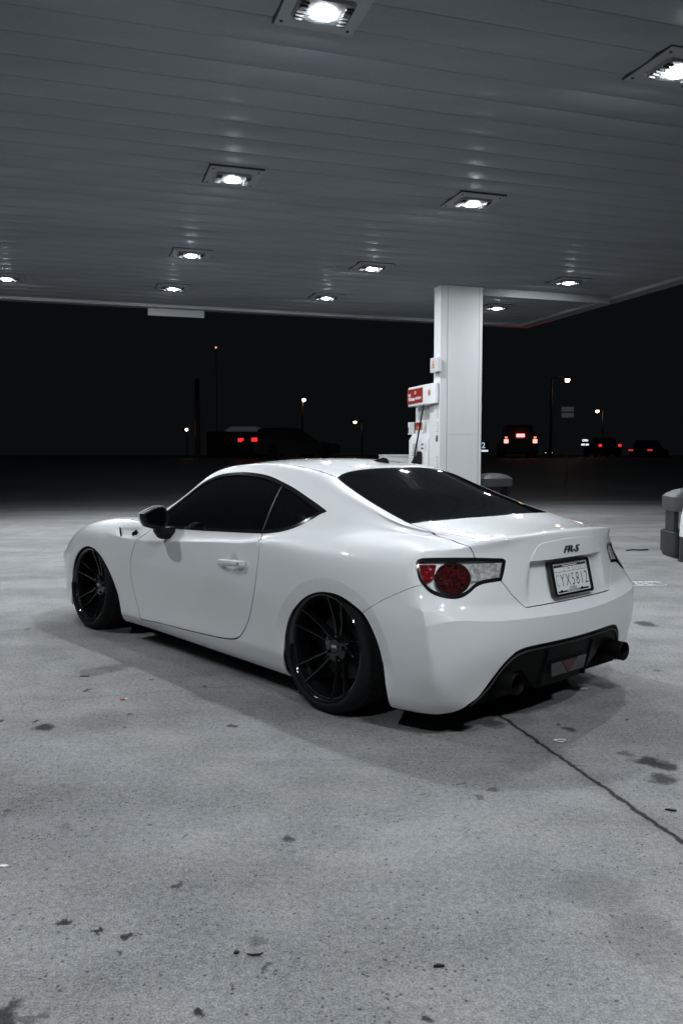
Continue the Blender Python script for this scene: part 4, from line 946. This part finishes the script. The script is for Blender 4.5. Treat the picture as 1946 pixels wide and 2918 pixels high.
bm = bmesh.new(); box(bm, (-.32,-.21,1.222), (.32,.21,1.25)); obj('cabinet_lid', bm, WHITE, cab, bevel=.006)
bm = bmesh.new(); box(bm, (-.28,-.18,0), (.28,.18,.048)); obj('cabinet_plinth', bm, GREYP, cab)
# ------------------------------------------------------------ windshield-service bins and bollard
BIN = mat('bin_grey_plastic', (.05,.053,.056), .5); BIN2 = mat('bin_dark_plastic', (.016,.017,.018), .55)
bn = thing('service_bin', 'grey plastic service bin with domed hood at the right edge of the photo', 'bin', (4.34, 9.98, 0), R(-4))
def sec(x, y, z, r=.05): return [(p[0], p[1], z) for p in rrect(x, y, r)]
bm = bmesh.new(); loft(bm, [sec(.335,.25,0), sec(.345,.26,.03), sec(.345,.26,.05), sec(.36,.275,.055), sec(.36,.275,.31), sec(.345,.26,.315), sec(.33,.245,.24)]); obj('bin_bucket', bm, BIN2, bn, smooth='auto')
for s in (-1, 1):
    bm = bmesh.new(); box(bm, (s*.30-.03,-.16,.24), (s*.30+.03,.16,.575)); obj('bin_upright', bm, BIN2, bn, bevel=.01)
bm = bmesh.new(); loft(bm, [sec(.345,.265,.565), sec(.35,.27,.60)]); obj('hood_rim', bm, BIN, bn, smooth='auto')
bm = bmesh.new(); loft(bm, [sec(.352,.272,.603), sec(.355,.275,.735,.06), sec(.33,.25,.765,.07), sec(.25,.2,.815,.1), sec(.14,.11,.845,.09), sec(.04,.03,.853,.03)]); obj('bin_hood', bm, BIN, bn, smooth='auto', angle=40)
dup(bn, (3.27, 17.75, 0), CA, 'grey service bin with domed hood standing behind the coupe, right of the column', 'windshield service bins'); bn['group'] = 'windshield service bins'
bo = thing('guard_bollard', 'white domed guard bollard with a black base in front of the service bin', 'bollard', (4.135, 9.50, 0))
def chipped():
    m = mat('chipped_white_paint', (.6,.6,.59), .5); g = NG(m); P = g.n('ShaderNodeTexCoord').outputs['Object']
    g.to(g.mix(g.ramp(g.noise(P, 14, 4, .7), .60, .66), (.58,.59,.59,1), (.13,.13,.13,1)), 'Base Color'); return m
bm = bmesh.new(); lathe(bm, [(.001,.745),(.06,.735),(.115,.70),(.155,.63),(.178,.52),(.188,.40),(.19,.292)], 40, 'Z'); obj('dome', bm, chipped(), bo, smooth=True)
bm = bmesh.new(); lathe(bm, [(.186,.290),(.186,.02),(.2,.018),(.2,0)], 40, 'Z'); obj('base_sleeve', bm, BIN2, bo, smooth='auto')
# ------------------------------------------------------------ litter
def scrap(name, label, cat, p, pts, m, d=.003, rz=0):
    bm = bmesh.new(); prism(bm, pts, d); o = obj(name, bm, m); o.location = (p[0], p[1], .001); o.rotation_euler = (0,0,rz); return tag(o, label, cat)
t = thing('cigarette_butt', 'cigarette butt with orange filter lying near the left crack', 'litter', (-1.101,4.08,.006), R(12)); t.scale = (.8,.8,.8)
bm = bmesh.new(); lathe(bm, [(.001,-.026),(.0055,-.026),(.0055,.006),(.001,.006)], 12, 'X'); obj('filter', bm, mat('filter_orange', (.5,.16,.05), .7), t)
bm = bmesh.new(); lathe(bm, [(.001,.0065),(.005,.0065),(.005,.022),(.001,.022)], 12, 'X'); obj('paper', bm, mat('butt_paper', (.7,.7,.68), .7), t)
PAPER = mat('litter_paper', (.62,.64,.65), .7); LEAF = mat('dead_leaf', (.012,.013,.012), .8)
scrap('paper_scrap', 'white paper scrap on the ground at the left edge', 'litter', (-1.018,2.397), [(-.016,-.005),(.004,-.008),(.014,.001),(.002,.007),(-.013,.005)], PAPER, .002)
bm = bmesh.new(); tube(bm, [(.022*math.cos(a)*(1+.3*math.sin(3*a)), .016*math.sin(a)*(1+.1*math.cos(2*a)), .006) for a in np.linspace(0,5.6,18)], .0028, 6)
o = obj('crumpled_wrapper', bm, PAPER); o.location = (.947,3.474,0); tag(o, 'curled pale plastic wrapper right of the slab joint behind the coupe', 'litter')
scrap('dead_leaf', 'curled black leaf right of the slab joint', 'leaf', (1.15,2.782), [(-.02,.004),(-.004,.007),(.006,.001),(.018,-.004),(.012,-.007),(-.002,-.004)], LEAF, .006)
scrap('dead_leaf', 'black leaf in the foreground right of centre', 'leaf', (.236,1.908), [(-.014,-.004),(-.004,.005),(.006,.003),(.014,-.001),(.004,-.003)], LEAF, .006)
bm = bmesh.new(); tube(bm, [(-.02,.0,.004),(-.006,-.005,.005),(.012,-.003,.005),(.02,.006,.004)], [.0015,.003,.003,.0015], 6); o = obj('dead_leaf', bm, LEAF); o.location = (-.215,1.954,0); tag(o, 'thin curved black leaf strip in the foreground left of centre', 'leaf')
scrap('tar_crumb', 'small black tar crumb beside the curved leaf strip', 'litter', (-.262,1.963), [(-.006,-.004),(.005,-.004),(.007,.003),(-.003,.005)], LEAF, .005)
bm = bmesh.new(); tube(bm, [(3.68,10.53,.01),(3.78,10.60,.012),(3.87,10.56,.012),(3.99,10.62,.01)], .009, 6); tag(obj('twig', bm, LEAF), 'dark bent twig on the ground far right behind the coupe', 'twig')
bm = bmesh.new(); tube(bm, [(-1.466,4.521,.003),(-1.44,4.517,.004),(-1.412,4.512,.003)], .0025, 6); tag(obj('twig', bm, LEAF), 'thin dark twig on the ground left of the coupe', 'twig')
scrap('bottle_cap', 'tiny white scrap in the shadow under the rear bumper', 'litter', (1.285,4.27), [(-.02,-.008),(.02,-.006),(.018,.008),(-.018,.006)], PAPER, .006)
bm = bmesh.new()
for k in range(3):
    tube(bm, [(2.93+.10*k+.09*math.cos(a)-.1, 7.84+.12*math.sin(a), .0015) for a in np.linspace(.3*k,5.2+.3*k,16)], .006, 5)
o = obj('paint_scribble', bm, mat('faded_paint', (.55,.56,.57), .8)); struct(o)
# ------------------------------------------------------------ road side, in the dark
WARM = mat('sodium_lamp', (.8,.6,.4), .3, emit=(1,.62,.40), es=26); POLE = mat('lamp_pole_metal', (.035,.027,.022), .7)
def street_lamp(x, y, z, px, label, rad=.12):
    t = thing('street_lamp', label, 'street lamp', (px, y, 1.05), 0, 'street lamps along the road'); h = z-1.05
    bm = bmesh.new(); tube(bm, [(0,0,0),(0,0,h*.5),(0,0,h+.15)], [.10,.08,.06], 10); obj('pole', bm, POLE, t, smooth=True)
    bm = bmesh.new(); tube(bm, [(0,0,h+.1),((x-px)*.5,0,h+.28),(x-px,0,h+.2)], .035, 8); obj('arm', bm, POLE, t, smooth=True)
    bm = bmesh.new(); lathe(bm, [(.02,.24),(rad*1.1,.19),(rad*1.15,.1)], 20, 'Z', (x-px,0,h)); obj('lamp_head', bm, POLE, t, smooth=True)
    bm = bmesh.new(); lathe(bm, [(rad*1.02,.1),(rad*.98,0),(rad*.75,-rad*.55),(.01,-rad*.8)], 20, 'Z', (x-px,0,h)); obj('lamp_lens', bm, WARM, t, smooth=True)
street_lamp(-2.74,60,5.2,-2.85,'street lamp on a thin pole above the left car roof')
street_lamp(1.48,90,4.8,2.25,'street lamp lowest in the dark, left of the fuel pump',.16)
street_lamp(13.65,50,5.73,12.7,'brightest and highest street lamp, right of the column',.13)
street_lamp(24.8,80,5.45,25.35,'street lamp furthest to the right, behind the red car lights',.15)
t = thing('utility_pole', 'dim brown wooden utility pole standing in the dark on the left', 'utility pole', (-7.86,45,1.08))
bm = bmesh.new(); tube(bm, [(0,0,0),(0,0,4.2)], [.16,.13], 12); obj('pole', bm, mat('pole_wood', (.10,.06,.04), .9), t, smooth=True)
bm = bmesh.new(); tube(bm, [(0,0,4.2),(0,0,4.3)], [.14,.10], 12); obj('pole_cap', bm, POLE, t)
def beacon(name, label, cat, x, y, z, r, col, es, h):
    t = thing(name, label, cat, (x, y, 1.05)); bm = bmesh.new(); tube(bm, [(0,.1,0),(0,.1,h)], .03, 8); obj('pole', bm, BLACK, t)
    bm = bmesh.new(); lathe(bm, [(.01,r),(r*.8,r*.6),(r,0),(r*.8,-r*.6),(.01,-r)], 14, 'Z', (0,0,h)); obj('lamp_globe', bm, mat('globe_glow', col, .4, emit=col, es=es), t, smooth=True)
beacon('warning_light', 'tiny amber light high in the dark sky on the left', 'lamp', -9.08, 60, 9, .07, (1,.35,.12), 1.5, 7.95)
beacon('path_lamp', 'small white globe lamp beside the wooden pole', 'lamp', -8.46, 45, 2.62, .085, (1,.85,.7), 6, 1.57)
t = thing('roadside_building', 'low dark building with a pale lit eave far behind on the left', 'building', (-8.6,72,1.08))
bm = bmesh.new(); box(bm, (-3.2,0,0), (3.2,5,2.2)); obj('wall', bm, mat('dark_wall', (.04,.04,.045), .9), t)
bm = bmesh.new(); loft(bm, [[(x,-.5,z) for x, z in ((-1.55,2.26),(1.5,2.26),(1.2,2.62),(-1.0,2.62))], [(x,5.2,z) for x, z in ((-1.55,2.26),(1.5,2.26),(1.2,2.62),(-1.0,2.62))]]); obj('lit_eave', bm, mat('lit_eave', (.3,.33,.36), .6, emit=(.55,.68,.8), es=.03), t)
BLK = mat('dark_vehicle_paint', (.03,.03,.032), .6, spec=.15); VGL = mat('dark_vehicle_glass', (.02,.02,.021), .4, spec=.2)
def glow(col, es): return mat('vehicle_lamp', col, .3, emit=col, es=es)
RL, RL2, AMB, WH = glow((1,.17,.17), 4.5), glow((1,.035,.035), .95), glow((1,.36,.12), 1.2), glow((1,.95,.85), 1.2)
def vehicle(name, label, cat, loc, rz, L, w, h, tail=True, lamps=RL, third=True, hz=.92, amber=False, front=False, lw=.11, lh=.10):
    t = thing(name, label, cat, loc, rz, 'vehicles on the road'); hb = h*.58
    def sc(x, k, z0, z1): return [(x, -w/2*k, z0), (x, w/2*k, z0), (x, w/2*k*.97, z0+(z1-z0)*.6), (x, w/2*k*.86, z1), (x, -w/2*k*.86, z1), (x, -w/2*k*.97, z0+(z1-z0)*.6)]
    bm = bmesh.new(); loft(bm, [sc(-L/2, .9, .35, hb), sc(-L/2+.12, 1, .22, hb+.02), sc(0, 1, .2, hb), sc(L/2-.9, 1, .2, hb-.04), sc(L/2-.1, .95, .22, hb-.14), sc(L/2, .86, .3, hb-.22)])
    bmesh.ops.recalc_face_normals(bm, faces=bm.faces); obj('body', bm, BLK, t, smooth='auto')
    r0 = -L/2+(.18 if h > 1.6 else .55)
    bm = bmesh.new(); loft(bm, [[(x, s*w/2*k, z) for s, k, z in ((-1,.85,hb-.02),(1,.85,hb-.02),(1,.70,zt),(-1,.70,zt))] for x, zt in ((r0, hb), (r0+.35, h-.03), (r0+1.2, h), (L/2-2.1, h-.04), (L/2-1.15, hb-.0))]); bmesh.ops.recalc_face_normals(bm, faces=bm.faces)
    obj('cabin', bm, VGL, t, smooth='auto')
    for x in (-L/2+.85, L/2-.85):
        for s in (-1, 1):
            bm = bmesh.new(); lathe(bm, [(.001,-.1),(.2,-.1),(.33,-.09),(.34,0),(.33,.09),(.2,.1),(.001,.1)], 24, 'Y', (x, s*(w/2-.1), .34)); obj('wheel', bm, RUB, t, smooth='auto')
    for s in (-1, 1):
        bm = bmesh.new(); box(bm, (-L/2-.03, s*w*.40-lw, hz-lh), (-L/2+.10, s*w*.40+lw, hz+lh)); obj('taillight', bm, lamps, t, bevel=.03)
        if amber: bm = bmesh.new(); box(bm, (-L/2-.03, s*w*.40-.06, hz+lh+.05), (-L/2+.10, s*w*.40+.06, hz+lh+.14)); obj('turn_signal', bm, AMB, t)
        bm = bmesh.new(); box(bm, (L/2-.12, s*w*.36-.1, hb-.30), (L/2+.015, s*w*.36+.1, hb-.20)); obj('headlight', bm, WH if front else VGL, t)
    if third: bm = bmesh.new(); box(bm, (r0+.02, -.20, hz+.22), (r0-.20, .20, hz+.38)); obj('brake_light', bm, lamps, t)
    return t
vehicle('suv', 'dark SUV seen from behind with three red brake lights, right of the column', 'SUV', (9.6,45.3,1.08), R(84), 4.6, 1.85, 1.78, hz=.88, amber=True)
vehicle('sedan', 'dark sedan with red tail lights passing behind on the left', 'car', (-2.35,38.2,1.06), R(32), 4.5, 1.75, 1.42, lamps=RL2, hz=.86, third=False, lw=.2, lh=.09, amber=False)
vehicle('distant_car', 'far dark car with two dull red lights below the right street lamp', 'car', (19.6,62,1.08), R(88), 4.4, 1.75, 1.45, lamps=RL2, third=False, hz=.85)
vehicle('distant_car', 'furthest right dark car with a dim red light', 'car', (23.6,63,.9), R(52), 4.4, 1.75, 1.45, lamps=glow((1,.06,.045), .6), third=False, hz=.70, lw=.18, lh=.06)
vehicle('distant_car', 'far car facing the station with two white headlights, right of the SUV', 'car', (43.2,172,1.1), R(-100), 4.4, 1.75, 1.45, lamps=VGL, third=False, front=True)
def post_sign(name, label, cat, x, y, z0, z1, w, m, ground=1.05):
    t = thing(name, label, cat, (x, y, ground)); bm = bmesh.new(); tube(bm, [(0,.06,0),(0,.06,z1-ground)], .04, 8); obj('post', bm, POLE, t)
    return t, z0-ground, z1-ground
t, a, b = post_sign('road_sign', 'dim road sign with two stacked plates between the street lamps', 'sign', 8.22, 30, 2.6, 3.0, .5, None, .5)
for z in (a, (a+b)/2+.02):
    bm = bmesh.new(); box(bm, (-.22,-.02,z), (.22,.02,z+(b-a)/2-.03)); obj('sign_plate', bm, mat('dim_sign', (.30,.34,.36), .5, emit=(.5,.6,.65), es=.006), t)
t, a, b = post_sign('lit_shop_sign', 'small white lit shop sign low in the dark on the right', 'sign', 17.75, 60, 1.88, 2.42, .6, None, 1.08)
SIGNW = glow((.85,.95,1), 1.3)
bm = bmesh.new(); box(bm, (-.32,.0,a), (.32,.05,b)); obj('sign_case', bm, BLK, t)
text('sign_word', 'OPEN', .42, .17, SIGNW, frame((0,-.002,b-.12),(1,0,0),(0,0,1)), t, d=.01, bold=.03)
for k in (-1, 1): bm = bmesh.new(); prism(bm, [(-.12,.05),(.13,.06),(.10,-.08),(0,-.04),(-.10,-.09)], .01, frame((k*.15,-.002,a+.12),(1,0,0),(0,0,1))); obj('sign_shape', bm, SIGNW, t)
t, a, b = post_sign('price_board', 'small blue-white lit price board beside the right edge of the column', 'sign', 10.35, 60, 1.5, 2.1, .5, None, 1.08)
bm = bmesh.new(); box(bm, (-.25,0,a), (.35,.05,b+.1)); obj('sign_case', bm, BLK, t)
text('sign_digit', '2', .24, .42, glow((.55,.75,1), .7), frame((0,-.002,b-.15),(1,0,0),(0,0,1)), t, d=.01, bold=.02)
bm = bmesh.new(); box(bm, (-.16,-.03,a-.02), (.34,-.001,a+.11)); obj('sign_bar', bm, glow((.8,.95,1), .9), t)
